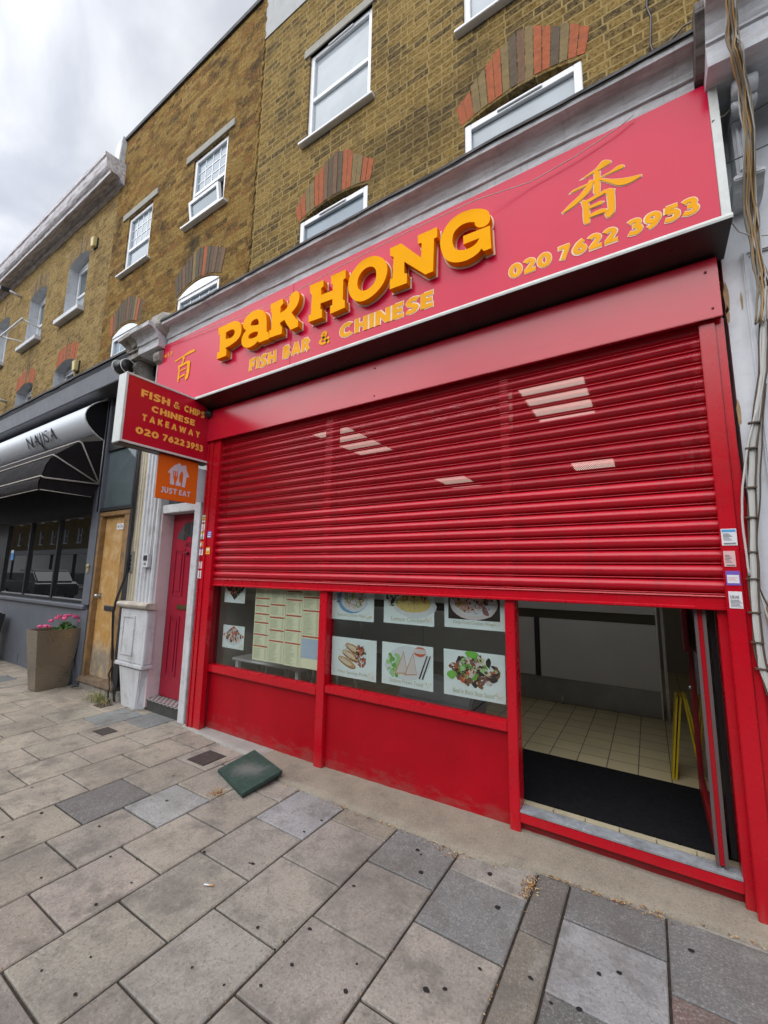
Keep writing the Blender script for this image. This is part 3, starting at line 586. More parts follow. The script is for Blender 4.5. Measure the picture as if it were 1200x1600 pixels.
for h in (HA, HB): box('lintel', h[0] - 0.08, h[1] + 0.06, WY - 0.012, WY + 0.1, h[3], h[3] + 0.11, concrete_lintel, bld, 0.004)
seqA = [(0, 2), (1, 2), (0, 2), (3, 1), (2, 1), (3, 1), (2, 1), (0, 2), (1, 2), (0, 2)]
arch_bricks(bld, HAl[0], HAl[1], HAl[3] + 0.02, 0.075, WY, seqA, 5.74, 5.36)
seqB = [(0, 2), (1, 2), (0, 2), (1, 1), (2, 1), (3, 1), (1, 1), (0, 2), (2, 1), (1, 1), (0, 2)]
arch_bricks(bld, HBl[0], HBl[1], HBl[3] + 0.02, 0.075, WY, seqB, 5.74, 5.36)
# vertical crack / cable on the brick at the right
tb = MB().tube([(0.24 + 0.01 * math.sin(i * 2.1), WY - 0.006, 4.45 + 0.1 * i) for i in range(14)], 0.006, 6).build('wall_cable', black, bld)
# shopfront cornice: grimy painted timber with lead flashing
cp = [(WY, 4.12), (-0.235, 4.15), (-0.235, 4.222), (-0.250, 4.226), (-0.250, 4.242), (-0.256, 4.265), (-0.270, 4.292), (-0.295, 4.318), (-0.330, 4.333), (-0.352, 4.338), (-0.358, 4.372), (WY, 4.40)]
def wavy_x(prof, x0, x1, n, amp, seed):
    mb = MB(); N = len(prof); vs = []
    for i in range(n + 1):
        x = x0 + (x1 - x0) * i / n
        for j, (y, z) in enumerate(prof):
            w = noise.noise(Vector((x * 2.3, seed, j * 0.13))) * amp; w2 = noise.noise(Vector((x * 9.0, seed + 5, j * 0.9))) * amp * 0.5
            vs.append((x, y + (w2 if y < 0 else 0), z + (w + w2 if y < 0 else 0)))
    fs = [(i * N + j, (i + 1) * N + j, (i + 1) * N + (j + 1) % N, i * N + (j + 1) % N) for i in range(n) for j in range(N)]
    mb.add(vs, fs, False); mb.add(vs[:N], [tuple(range(N))]); mb.add(vs[-N:], [tuple(range(N))]); return mb
wavy_x(cp, -4.70, 0.385, 90, 0.006, 1).build('shop_cornice', cornice_grey, bld)
wavy_x([(WY, 4.402), (-0.362, 4.376), (-0.372, 4.366), (-0.372, 4.386), (WY, 4.47)], -4.70, 0.40, 110, 0.010, 3).build('lead_flashing', lead, bld)

# ================================================================ left brick building (two street doors)
bl2 = empty('brick_building', (-5.5, WY, 0), 'rough sooty brown brick house with a crimson and a yellow street door', 'building', 'terraced buildings of the street')
HC = (-5.0, -4.26, 6.10, 7.15, 0); HD = (-6.73, -6.02, 6.07, 7.08, 0); HE = (-5.1, -4.21, 3.9, 5.06, 0.14); HF = (-6.85, -6.08, 3.9, 5.03, 0.14)
mb = MB(); wall_mesh(mb, -7.215, -3.68, 3.3, 8.82, WY, [HC, HD, HE, HF], 0.10); shell(mb, -7.215, -3.68, 3.3, 8.82, WY, 8)
mb.build('wall', [brick_b, brick_b], bl2, normals=False)
wavy_x([(WY + 0.2, 8.80), (WY - 0.03, 8.80), (WY - 0.035, 8.85), (WY, 8.87), (WY + 0.2, 8.88)], -7.22, -3.67, 50, 0.02, 9).build('parapet_coping', lead, bl2)
# toothed ragged edge where the newer brickwork meets the old
rr = random.Random(2); zz = [4.5 + i * 0.0375 for i in range(136)]
lft = [(-3.70 - (0.03 if (i // 2) % 2 else 0) - rr.uniform(0, 0.012), z) for i, z in enumerate(zz)]; rgt = [(-3.662 + (0.022 if (i // 2) % 3 == 1 else 0) + rr.uniform(0, 0.008), z) for i, z in enumerate(zz)]
mb = MB(); n_ = len(zz); vs = [(x, WY - 0.010, z) for x, z in lft] + [(x, WY - 0.014, z) for x, z in rgt] + [(x + .002, WY + 0.01, z) for x, z in rgt]
mb.add(vs, [(i, n_ + i, n_ + i + 1, i + 1) for i in range(n_ - 1)] + [(n_ + i, 2 * n_ + i, 2 * n_ + i + 1, n_ + i + 1) for i in range(n_ - 1)]); mb.build('ragged_brick_edge', brick_b, bl2)
window(bl2, HC[0], HC[1], HC[2], HC[3], WY + 0.02, (pane_blue, pane_blue), zm=6.60, bars=(4, 3), open_low=True, sill=0.09)
window(bl2, HD[0], HD[1], HD[2], HD[3], WY + 0.02, (pane_blue, pane_blue), zm=6.50, bars=(4, 3), sill=0.09)
for h in (HC, HD): box('lintel', h[0] - 0.17, h[1] + 0.13, WY - 0.02, WY + 0.1, h[3] + 0.02, h[3] + 0.13, concrete_lintel, bl2, 0.004)
window(bl2, HE[0], HE[1], HE[2], HE[3], WY + 0.012, (pane_blue, pane_blue), bars=(4, 5), arch=0.12)
window(bl2, HF[0], HF[1], HF[2], HF[3], WY + 0.012, (pane_blue, pane_blue), bars=(4, 5), arch=0.12)
seqE = [(2, 2), (3, 1), (2, 2), (1, 1), (2, 2), (0, 1), (2, 2), (3, 1), (2, 1), (3, 1)]
arch_bricks(bl2, HE[0], HE[1], HE[3] + 0.03, 0.13, WY, seqE, 5.66, 5.40, 0.10)
seqF = [(0, 1), (3, 1), (2, 2), (2, 2), (3, 1), (2, 2), (1, 1), (0, 1), (2, 1)]
arch_bricks(bl2, HF[0], HF[1], HF[3] + 0.03, 0.13, WY, seqF, 5.62, 5.38, 0.10)
# ground floor infill above the doors
mb = MB(); mb.box(-5.48, -3.99, 0.06, 0.30, 2.26, 3.95); mb.build('ground_floor_wall', white_paint, bl2)
# fluted pilaster
def fluted(x0, x1, y, n, d=0.022):
    pts = [(x0, 0.12)]; w = (x1 - x0) / n
    for i in range(n):
        a = x0 + i * w; pts += [(a, y), (a + w * 0.42, y)]
        pts += [(a + w * (0.42 + 0.58 * q / 4), y + d * math.sin(math.pi * q / 4)) for q in range(1, 4)]
    pts += [(x1, y), (x1, 0.12)]; return pts
MB().prism_z(fluted(-5.46, -5.235, -0.02, 4), 1.12, 3.95).build('fluted_pilaster', cream_paint, bl2)
MB().prism_z(fluted(-5.225, -4.845, -0.045, 5, 0.03), 1.12, 3.95).build('fluted_pilaster', white_paint, bl2)
mb = MB()
mb.hexa([(-5.36, -0.10, 0.44), (-4.80, -0.10, 0.44), (-4.80, 0.0, 0.44), (-5.36, 0.0, 0.44)], [(-5.38, -0.10, 1.04), (-4.80, -0.10, 1.04), (-4.80, 0.0, 1.04), (-5.38, 0.0, 1.04)])
mb.box(-5.38, -4.79, -0.12, 0.0, 0.395, 0.438); mb.build('pedestal', white_paint, bl2, bevel=0.008)
frame_m = MB(); frame_boxes(frame_m, -5.30, -5.04, 0.52, 0.96, -0.112, -0.1005, 0.02); frame_m.box(-5.275, -5.065, -0.104, -0.1008, 0.545, 0.935); frame_m.build('pedestal_panel', white_paint, bl2)
mb = MB(); mb.hexa([(-5.25, -0.06, -0.06), (-4.92, -0.075, -0.06), (-4.86, 0.01, -0.06), (-5.34, 0.01, -0.06)], [(-5.32, -0.095, 0.393), (-4.85, -0.095, 0.393), (-4.84, 0.0, 0.393), (-5.36, 0.0, 0.393)]); mb.build('pilaster_base', white_paint, bl2, bevel=0.012)
MB().extr_x([(-0.02, 1.045), (-0.11, 1.045), (-0.14, 1.065), (-0.15, 1.09), (-0.14, 1.112), (-0.11, 1.118), (-0.02, 1.118)], -5.42, -4.765).build('pedestal_cap', stone_cap := paint('worn_cream_cap', (0.5, 0.46, 0.40), 0.6, 0.12, 6, dirt=0.4, bump=0.3), bl2, bevel=0.004)
# capital of the pilaster: broken cornice block on a scrolled bracket
capprof = [(0.05, 4.11), (-0.33, 4.11), (-0.33, 4.20), (-0.35, 4.205), (-0.35, 4.225), (-0.36, 4.25), (-0.385, 4.285), (-0.43, 4.31), (-0.46, 4.315), (-0.465, 4.36), (0.05, 4.38)]
wavy_x(capprof, -5.16, -4.72, 14, 0.012, 4).build('cornice_block', cornice_grey, bl2)
wavy_x([(y * 0.98, z + (0.0 if z < 4.2 else -0.006)) for y, z in capprof], -5.42, -5.165, 14, 0.035, 7).build('crumbling_cornice_block', stone_old, bl2)
mb = MB().ell((-4.76, -0.20, 4.42), (0.27, 0.19, 0.17), 26, 18)
mb.v = [(min(max(x, -4.98), -4.52) + .03 * noise.noise(Vector((x * 7, y * 7, z * 7))), max(y, -0.37) + .03 * noise.noise(Vector((x * 6, y * 6, z * 6 + 9))), min(z, 4.535 - .05 * (x + 4.98)) + .025 * noise.noise(Vector((x * 9, y * 9, z * 4)))) for x, y, z in mb.v]
mb.sm = [False] * len(mb.sm); mb.build('weathered_stone_block', stone_old, bl2)
for (xx, w_) in ((-4.86, 0.13), (-5.36, 0.12)):
    mb = MB(); P_ = [(0.05, 4.10), (-0.26, 4.10), (-0.30, 4.06), (-0.31, 4.01), (-0.29, 3.96), (-0.25, 3.93), (-0.23, 3.90), (-0.22, 3.85), (-0.18, 3.82), (-0.15, 3.78), (-0.14, 3.40), (0.05, 3.40)]
    mb.extr_x(P_, xx, xx + w_).build('scroll_bracket', stone_old, bl2, bevel=0.008)
box('shade_block', -5.22, -4.88, -0.1, 0.05, 3.95, 4.09, black_m, bl2)  # black block standing in for shade in the space between the brackets
# crimson door
dr = box('door', -4.815, -4.12, 0.12, 0.165, 0.085, 2.15, door_red, bl2, 0.003)
mb = MB()
for (xa, xb, za, zb) in ((-4.73, -4.53, 1.20, 1.74), (-4.43, -4.23, 1.20, 1.74), (-4.73, -4.53, 0.32, 0.98), (-4.43, -4.23, 0.32, 0.98)):
    frame_boxes(mb, xa, xb, za, zb, 0.112, 0.12, 0.025); mb.box(xa + 0.05, xb - 0.05, 0.114, 0.12, za + 0.05, zb - 0.05)
mb.build('raised_panel', door_red, dr, bevel=0.003)
fan = []
for a0, a1 in ((92, 128), (132, 168), (52, 88), (12, 48)):
    pts = [(-4.48 + 0.07 * math.cos(R(a)), 1.82 + 0.07 * math.sin(R(a))) for a in (a1, a0)] + [(-4.48 + 0.235 * math.cos(R(a)), 1.82 + 0.235 * math.sin(R(a))) for a in [a0 + (a1 - a0) * q / 5 for q in range(6)]]
    fan.append(pts)
mb = MB()
for p in fan: mb.prism_y(p[::1], 0.116, 0.121)
mb.build('fan_pane', pane_dark, dr)
box('letterbox', -4.60, -4.36, 0.108, 0.12, 1.055, 1.105, paint('tarnished_brass', (0.16, 0.12, 0.05), 0.4, 0.2, 20, metal=0.7), dr, 0.004)
mb = MB(); put(mb, text_mesh('413', 0.004, 0.02), (-4.55, 0.115, 1.765), X, Z, 0.14, 0.05); mb.build('door_number', flat('dull_metal_digits', (0.12, 0.02, 0.03), 0.4), dr)
mb = MB().cyl((-4.48, 0.12, 1.69), (-4.48, 0.09, 1.69), 0.018).build('knocker', flat('painted_knocker', (0.10, 0.01, 0.02), 0.4), dr)
fr = MB(); fr.box(-4.185, -4.075, -0.035, 0.12, -0.05, 2.26); fr.box(-4.845, -4.19, -0.02, 0.12, 2.155, 2.255); fr.build('door_frame', white_paint, bl2, bevel=0.005)
box('pink_reveal', -4.86, -4.825, -0.02, 0.18, -0.02, 2.152, pink_paint, bl2, 0.003)
box('galvanised_strip', -4.068, -3.995, -0.012, 0.10, -0.05, 2.6, paint('galvanised_strip', (0.30, 0.34, 0.38), 0.4, 0.25, 12, metal=0.3, dirt=0.5), bl2, 0.002)
st = box('door_step', -4.86, -4.19, 0.0, 0.14, -0.06, 0.058, paint('sooty_riser', (0.05, 0.05, 0.045), 0.7, 0.3, 12, dirt=0.3), bl2, 0.003)
def chk():
    m = NT('patterned_step_tiles'); ck = m.n('ShaderNodeTexChecker', {'Vector': m.tc, 'Color1': (0.35, 0.34, 0.34, 1), 'Color2': (0.09, 0.06, 0.06, 1), 'Scale': 28}).outputs[0]
    m.set(col=ck, rough=0.5); return m.mat
tiles_step = chk()
box('step_tiles', -4.865, -4.185, -0.012, 0.14, 0.060, 0.078, tiles_step, st, 0.002)
box('fanlight', -4.84, -4.19, 0.05, 0.06, 2.26, 2.62, pane_dark, bl2, 0)
# yellow door
yd = box('door', -6.335, -5.74, 0.05, 0.095, 0.115, 2.20, wood_door, bl2, 0.003)
kn = MB().ell((-6.27, 0.0, 1.135), (0.028, 0.026, 0.028)).cyl((-6.27, 0.05, 1.135), (-6.27, 0.0, 1.135), 0.012); kn.box(-6.30, -6.24, 0.044, 0.05, 1.10, 1.17); kn.build('knob', steel, yd)
lb = box('letterbox', -6.12, -5.90, 0.038, 0.05, 0.95, 1.02, paint('grey_letterbox', (0.12, 0.12, 0.12), 0.5, 0.2, 20, metal=0.4), yd, 0.004); box('flap', -6.095, -5.925, 0.033, 0.038, 0.962, 1.006, grey_dark, lb)
nb = box('number_plate', -6.02, -5.85, 0.045, 0.05, 2.02, 2.10, upvc, yd, 0.001); mb = MB(); put(mb, text_mesh('417A', 0.002, 0.01), (-6.005, 0.0445, 2.035), X, Z, 0.14, 0.05); mb.build('digits', black, nb)
fr = MB(); fr.box(-6.41, -6.338, -0.01, 0.12, 0.10, 2.205); fr.box(-5.737, -5.60, -0.01, 0.12, 0.10, 2.205); fr.box(-6.41, -5.60, -0.008, 0.12, 2.207, 2.27); fr.build('door_frame', wood_frame, bl2, bevel=0.006)
mb = MB(); mb.hexa([(-6.42, -0.06, 0.045), (-5.5, -0.06, 0.045), (-5.5, 0.12, 0.045), (-6.42, 0.12, 0.045)], [(-6.42, -0.05, 0.095), (-5.5, -0.05, 0.095), (-5.5, 0.12, 0.125), (-6.42, 0.12, 0.125)]); mb.build('door_sill', wood_sill, bl2, bevel=0.008)
box('step', -6.45, -5.36, -0.02, 0.14, -0.07, 0.043, stone_old, bl2, 0.01)
mb = MB(); frame_boxes(mb, -6.50, -5.55, 2.275, 3.95, -0.02, 0.10, 0.05); mb.box(-6.45, -5.60, 0.0, 0.1, 3.15, 3.90); tw = mb.build('transom_frame', grey_dark, bl2, bevel=0.004); box('transom_pane', -6.45, -5.60, 0.03, 0.045, 2.325, 3.148, pane_grey, tw, 0)
box('dark_jamb', -5.595, -5.47, -0.015, 0.12, 0.10, 3.95, grey_dark, bl2, 0.004)

# ================================================================ far terrace with the grey beauty shop
ter = empty('terrace_building', (-11, WY, 0), 'sandy brick terrace with a heavy stained white roof cornice and deep white window reveals', 'building', 'terraced buildings of the street')
up = [(-8.93, -8.10), (-10.78, -9.93), (-12.75, -11.95), (-14.6, -13.8), (-16.6, -15.8)]; TH = []
for a, b in up: TH += [(a, b, 6.0, 7.12, 0.12), (a - 0.02, b - 0.01, 3.9, 5.04, 0.11)]
mb = MB(); wall_mesh(mb, -26, -7.222, 3.3, 8.3, WY + 0.01, TH, 0.24); shell(mb, -26, -7.222, 3.3, 8.3, WY + 0.01, 8)
mb.build('wall', [brick_c, white_paint], ter, normals=False)
for a, b, c, d, r in TH:
    window(ter, a + 0.01, b - 0.01, c, d, WY + 0.17, (pane_grey, pane_bright), zm=(c + d) / 2 + 0.02, arch=r * 0.9, t=0.05, sill=None)
for a, b, c, d, r in TH:
    if c > 5: box('sill', a - 0.11, b + 0.05, WY - 0.09, WY + 0.22, 5.94, 6.03, white_paint, ter, 0.008)
    mid = (a + b) / 2; box('expansion_crack', mid - 0.006, mid + 0.006, WY + 0.004, WY + 0.02, d + r + 0.02, d + r + 0.42, black, ter, 0)
for a, b, c, d, r in TH:
    if a > -11.5: arch_bricks(ter, a, b, d, r, WY + 0.012, [(0, 9), (1, 1), (0, 9)] if c < 5 else [(1, 4), (3, 2), (1, 8), (3, 1), (1, 4)], d + 0.42, d + 0.30, 0.05)
tc_prof = [(0.06, 7.88), (0.01, 7.90), (-0.01, 7.95), (-0.05, 7.99), (-0.16, 7.985), (-0.16, 7.925), (-0.172, 7.93), (-0.175, 7.985), (-0.20, 8.00), (-0.225, 8.03), (-0.245, 8.10), (-0.25, 8.17), (-0.27, 8.19), (-0.27, 8.25), (0.06, 8.30)]
wavy_x(tc_prof, -26, -7.06, 120, 0.008, 12).build('roof_cornice', cornice_top, ter)
MB().hexa([(-7.36, -0.05, 8.2), (-7.14, -0.05, 8.2), (-7.14, 0.4, 8.2), (-7.36, 0.4, 8.2)], [(-7.36, -0.02, 8.80), (-7.14, -0.02, 8.86), (-7.14, 0.4, 8.86), (-7.36, 0.4, 8.80)]).build('party_wall_cap', white_paint, ter, bevel=0.01)
# planter rail in front of one window
mb = MB(); mb.tube([(-11.15, -0.25, 6.24), (-9.88, -0.25, 6.24)], 0.018, 6); mb.tube([(-9.93, -0.25, 6.24), (-9.93, 0.06, 6.20)], 0.014, 6); mb.tube([(-11.1, -0.25, 6.24), (-10.85, 0.06, 6.2)], 0.014, 6)
mb.build('window_rail', upvc, ter)

# grey shop ground floor
gs = empty('grey_shopfront', (-11, 0, -0.05), 'slate grey painted shopfront with dark tinted windows and a low grey stall riser', 'shopfront')
mb = MB(); mb.box(-20, -6.63, 0.0, 0.3, -0.1, 0.945); mb.build('stall_riser', grey_paint, gs)
MB().extr_x([(0.05, 0.947), (-0.045, 0.947), (-0.05, 0.985), (-0.035, 1.0), (0.05, 1.003)], -20, -6.50).build('sill', grey_paint, gs, bevel=0.003)
mb = MB(); mb.box(-6.625, -6.415, -0.02, 0.2, -0.1, 0.943); mb.box(-6.625, -6.415, -0.02, 0.2, 1.006, 3.94); mb.build('pilaster', grey_paint, gs, bevel=0.004)
wf = MB(); wf.box(-9.99, -6.63, 0.03, 0.10, 1.004, 1.045); wf.box(-9.99, -6.63, 0.03, 0.10, 2.25, 2.30)
for x in (-9.97, -8.905, -7.79, -6.66): wf.box(x - 0.026, x + 0.026, 0.028, 0.102, 1.046, 2.249)
wfo = wf.build('window_frame', black, gs, bevel=0.003)
mb = MB(); mb.box(-9.94, -6.69, 0.045, 0.056, 1.046, 1.062); mb.build('silver_bead', alu, wfo)
for a, b in ((-9.944, -8.931), (-8.879, -7.816), (-7.764, -6.686)): box('window_pane', a, b, 0.06, 0.07, 1.062, 2.249, pane_street, gs, 0)
mb = MB(); mb.box(-20, -6.626, 0.02, 0.3, 2.302, 3.945); mb.build('fascia_board', grey_dark, gs)
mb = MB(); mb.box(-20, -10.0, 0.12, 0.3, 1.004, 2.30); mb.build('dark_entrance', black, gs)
mb = MB().extr_x([(0.2, 3.95), (-0.26, 3.95), (-0.27, 3.965), (-0.29, 4.20), (-0.31, 4.24), (-0.31, 4.275), (0.06, 4.30)], -20, -5.47); mb.build('fascia_cornice', grey_fascia, gs, bevel=0.004)
wavy_x([(0.06, 4.302), (-0.315, 4.272), (-0.33, 4.255), (-0.33, 4.285), (0.06, 4.36)], -20, -5.46, 90, 0.012, 14).build('flashing', lead, gs)
mb = MB()
for i in range(6):
    for j in range(4): mb.box(-8.83 + i * 0.034, -8.812 + i * 0.034, -0.004, 0.01, 0.0 + j * 0.03, 0.018 + j * 0.03)
vb = box('vent_grille', -8.84, -8.62, -0.006, 0.01, -0.01, 0.12, grey_paint, gs, 0.002); mb.build('vent_slots', black_m, vb)
for v in vb.children: pass

# silver awning box and black canopy
aw = empty('awning', (-10, -0.02, 2.7), 'half folded black canvas awning under a rounded silver box lettered NAJISA', 'awning')
hp = [(-0.0, 3.93), (-0.03, 3.935)] + [(-0.03 - 0.265 * math.sin(math.pi * (0.5 - 0.5 * math.cos(math.pi * i / 14)) ** 1.0) ** 0.75, 3.93 - 0.60 * (0.5 - 0.5 * math.cos(math.pi * i / 14))) for i in range(1, 14)] + [(-0.03, 3.33), (0.0, 3.33)]
MB().open_x(hp, -20, -6.52, True).build('awning_box', silver, aw, normals=True)
mb = MB(); mb.add([(-6.525, y, z) for y, z in hp], [tuple(range(len(hp)))]); mb.build('box_end_cap', black_m, aw, normals=False)
mb = MB(); mb.tube([(-20, -0.05, 3.955), (-6.5, -0.05, 3.955)], 0.012, 6); mb.tube([(-6.522, y, z) for y, z in hp[1:-1]], 0.008, 6); mb.build('box_trim', trim, aw)
XA = -6.52; pv = (XA, -0.02, 2.68); r2, r3, r4, vl, vr = (XA, -0.323, 3.22), (XA, -0.593, 2.961), (XA, -0.688, 2.657), (XA, -0.699, 2.485), (XA, -0.098, 2.482)
def cloth(quads, seed):
    mb = MB()
    for a, b, c, d, nx in quads:
        a, b, c, d = map(Vector, (a, b, c, d)); ny = 6; vs = []
        nrm = (b - a).cross(d - a).normalized()
        for j in range(ny + 1):
            for i in range(nx + 1):
                u, v = i / nx, j / ny; p = (a * (1 - u) + b * u) * (1 - v) + (d * (1 - u) + c * u) * v
                e_ = min(1, 4 * min(v, 1 - v)); L = (b - a).length
                p = p - nrm * 0.0 + nrm * e_ * (0.018 * noise.noise(Vector((u * L * 1.6, v * 3 + u * L * 1.2, seed))) - 0.02)
                vs.append(p)
        mb.add(vs, [(j * (nx + 1) + i, j * (nx + 1) + i + 1, (j + 1) * (nx + 1) + i + 1, (j + 1) * (nx + 1) + i) for j in range(ny) for i in range(nx)], True)
    return mb
L = lambda p: (-20, p[1], p[2])
cloth([(L((XA, -0.1, 3.40)), (XA, -0.1, 3.40), r2, L(r2), 60), (L(r2), r2, r3, L(r3), 60), (L(r3), r3, r4, L(r4), 60), (L(r4), r4, vl, L(vl), 60)], 1.0).build('canopy', canvas, aw, normals=True)
mb = MB(); mb.add([pv, r2, r3, r4, vl, vr, (XA, 0.0, 3.33)], [(0, 6, 1), (0, 1, 2), (0, 2, 3), (0, 3, 4, 5)]); mb.build('canopy_side', canvas, aw, normals=False)
mb = MB(); pipe_m = flat('cream_piping', (0.42, 0.39, 0.36), 0.6)
def sag(a, b, n=8, s=0.0): a, b = Vector(a), Vector(b); return [a.lerp(b, i / n) for i in range(n + 1)]
for p in (r2, r3, r4): mb.tube([Vector(pv) + Vector((0.01, 0, 0)), Vector(p) + Vector((0.01, 0.03, -0.01)), Vector(p) + Vector((0.0, -0.005, 0.004)), Vector(p) + Vector((-0.05, -0.006, 0.004)), Vector(L(p))], 0.011, 6)
mb.tube([Vector(vr) + Vector((0.01, 0, 0)), Vector(vl) + Vector((0.01, 0.02, 0)), Vector(vl) + Vector((-0.05, 0, 0)), L(vl)], 0.005, 6); mb.tube([(XA, -0.02, 3.33), pv], 0.007, 6)
mb.build('piping', pipe_m, aw)
# lettering on the silver box: thin slanting capitals, drawn as strokes
mb = MB(); strokes = [
 [(0, 0, .05), (.02, .25), (.07, .95)], [(.07, 1.0), (.10, .6), (.17, .08)], [(.17, .08), (.2, .5), (.25, .98)],
 [(.27, .0), (.30, .35), (.40, .9)], [(.40, .95), (.40, .5), (.44, .02)], [(.31, .38), (.40, .44)],
 [(.58, .95), (.52, .75), (.50, .2), (.53, -.25), (.58, -.5)], [(.62, .98), (.60, .5), (.60, .0)],
 [(.82, .98), (.76, .88), (.75, .68), (.80, .45), (.83, .25), (.78, .03), (.71, .12)],
 [(.87, .0), (.90, .4), (.96, .98)], [(.96, 1.0), (.97, .5), (1.0, .02)], [(.89, .4), (.97, .42)]]
def hood_pt(u, v):
    z = 3.40 + v * 0.21; x = -8.66 + u * 1.12
    best = min(range(len(hp) - 1), key=lambda i: abs((hp[i][1] + hp[i + 1][1]) / 2 - z) + (0 if hp[i][0] < -0.03 else 9))
    (y0, z0), (y1, z1) = hp[best], hp[best + 1]; t = (z - z0) / (z1 - z0) if z1 != z0 else 0
    return (x, y0 + (y1 - y0) * t - 0.022, z)
vs, fs = text_mesh('NAJISA', 0.0, 0.0, shear=0.30, spacing=1.05); x0 = min(p[0] for p in vs); x1 = max(p[0] for p in vs); y0_ = min(p[1] for p in vs); y1_ = max(p[1] for p in vs)
mb.add([hood_pt((p[0] - x0) / (x1 - x0), (p[1] - y0_) / (y1_ - y0_)) for p in vs], fs)
mb.tube([Vector(hood_pt(*p)) for p in ((.50, .98), (.455, .5), (.45, .1), (.47, -.2), (.51, -.42))], [.004, .007, .009, .007, .004], 6)
mb.build('lettering', flat('charcoal_lettering', (0.07, 0.075, 0.09), 0.5), aw, normals=False)
mb = MB(); vs, fs = text_mesh('HAIR & BEAUTY', 0.002, 0.0); x0 = min(p[0] for p in vs); x1 = max(p[0] for p in vs)
mb.add([(-8.36 + (p[0] - x0) / (x1 - x0) * 0.75, hood_pt(0, -.2)[1] - 0.004, 3.36 + p[1] * 0.05) for p in vs], fs); mb.build('small_lettering', flat('faded_lettering', (0.30, 0.32, 0.35), 0.5), aw)

# ================================================================ right-hand neighbour: painted render, cornice, console
nb_ = empty('rendered_building', (0.8, 0, -0.05), 'pale grey painted render frontage with a moulded cornice and scrolled console at the right edge', 'building', 'terraced buildings of the street')
MB().box(0.455, 4.2, 0.0, 0.35, -0.1, 4.14).build('wall', plaster, nb_)
mb = MB(); wall_mesh(mb, 0.60, 4.2, 4.3, 9.6, WY, [], 0.1); shell(mb, 0.60, 4.2, 4.3, 9.6, WY, 8); mb.build('upper_wall', brick_a, nb_, normals=False)
box('stone_strip', 0.503, 0.597, -0.03, 0.2, 4.5, 9.6, white_paint, nb_, 0.004)
ncp = [(0.05, 4.10), (-0.38, 4.10), (-0.38, 4.222), (-0.392, 4.228), (-0.392, 4.243), (-0.40, 4.26), (-0.415, 4.30), (-0.445, 4.34), (-0.48, 4.36), (-0.52, 4.37), (-0.525, 4.41), (0.05, 4.55)]
wavy_x(ncp, 0.425, 4.2, 60, 0.004, 21).build('cornice', cornice_white, nb_)
wavy_x([(0.05, 4.16), (-0.30, 4.17), (-0.36, 4.22), (-0.46, 4.36), (-0.46, 4.42), (0.05, 4.5)], 0.385, 0.4245, 4, 0.012, 23).build('cornice_end', cornice_end_m, nb_)
mb = MB()
mb.box(0.535, 0.625, -0.22, 0.0, 3.97, 4.095); mb.box(0.54, 0.62, -0.12, 0.0, 3.62, 3.97)
for (y, z, r_) in ((-0.235, 4.03, 0.05), (-0.20, 3.97, 0.035)): mb.cyl((0.53, y, z), (0.632, y, z), r_, 18)
for x in (0.552, 0.575, 0.598): mb.box(x, x + 0.012, -0.135, -0.12, 3.65, 3.93)
mb.extr_x([(0.0, 3.50), (-0.07, 3.50), (-0.12, 3.535), (-0.14, 3.56), (-0.17, 3.575), (-0.17, 3.60), (-0.15, 3.615), (0.0, 3.618)], 0.515, 0.64); mb.build('console_bracket', console_paint, nb_, bevel=0.005)
mb = MB()
def ring(pts, w=0.028, y0=-0.022):
    for a, b in zip(pts, pts[1:]): mb.box(min(a[0], b[0]) - w / 2, max(a[0], b[0]) + w / 2, y0, 0.0, min(a[1], b[1]) - w / 2, max(a[1], b[1]) + w / 2)
mb.prism_y([(0.538, 0.98), (0.566, 0.98), (0.566, 3.235), (1.1, 3.235), (1.1, 3.265), (0.55, 3.265), (0.538, 3.253)], -0.018, 0.0)
mb.build('panel_moulding', plaster, nb_, bevel=0.008)
mb = MB(); mb.prism_y([(0.43, -0.08), (1.6, -0.08), (1.6, 1.05), (0.60, 1.02), (0.50, 1.00), (0.448, 1.12), (0.443, 1.9), (0.43, 2.3)], -0.028, 0.0); mb.build('red_painted_base', red_panel, nb_, bevel=0.004)
chip = paint('bare_ochre_plaster', (0.38, 0.26, 0.14), 0.9, 0.3, 30, bump=0.4)
for x, z, w, h in ((0.459, 3.02, 0.012, 0.09), (0.457, 2.92, 0.008, 0.05), (0.52, 2.98, 0.005, 0.05), (0.457, 2.36, 0.009, 0.07), (0.49, 1.30, 0.02, 0.10)):
    n = 9; MB().prism_y([(x + w * math.cos(6.283 * q / n) * (1 + .3 * math.sin(q * 2.3)), z + h * math.sin(6.283 * q / n) * (1 + .2 * math.cos(q * 3.1))) for q in range(n)], -0.0025, 0.001).build('bare_plaster_chip', chip, nb_)

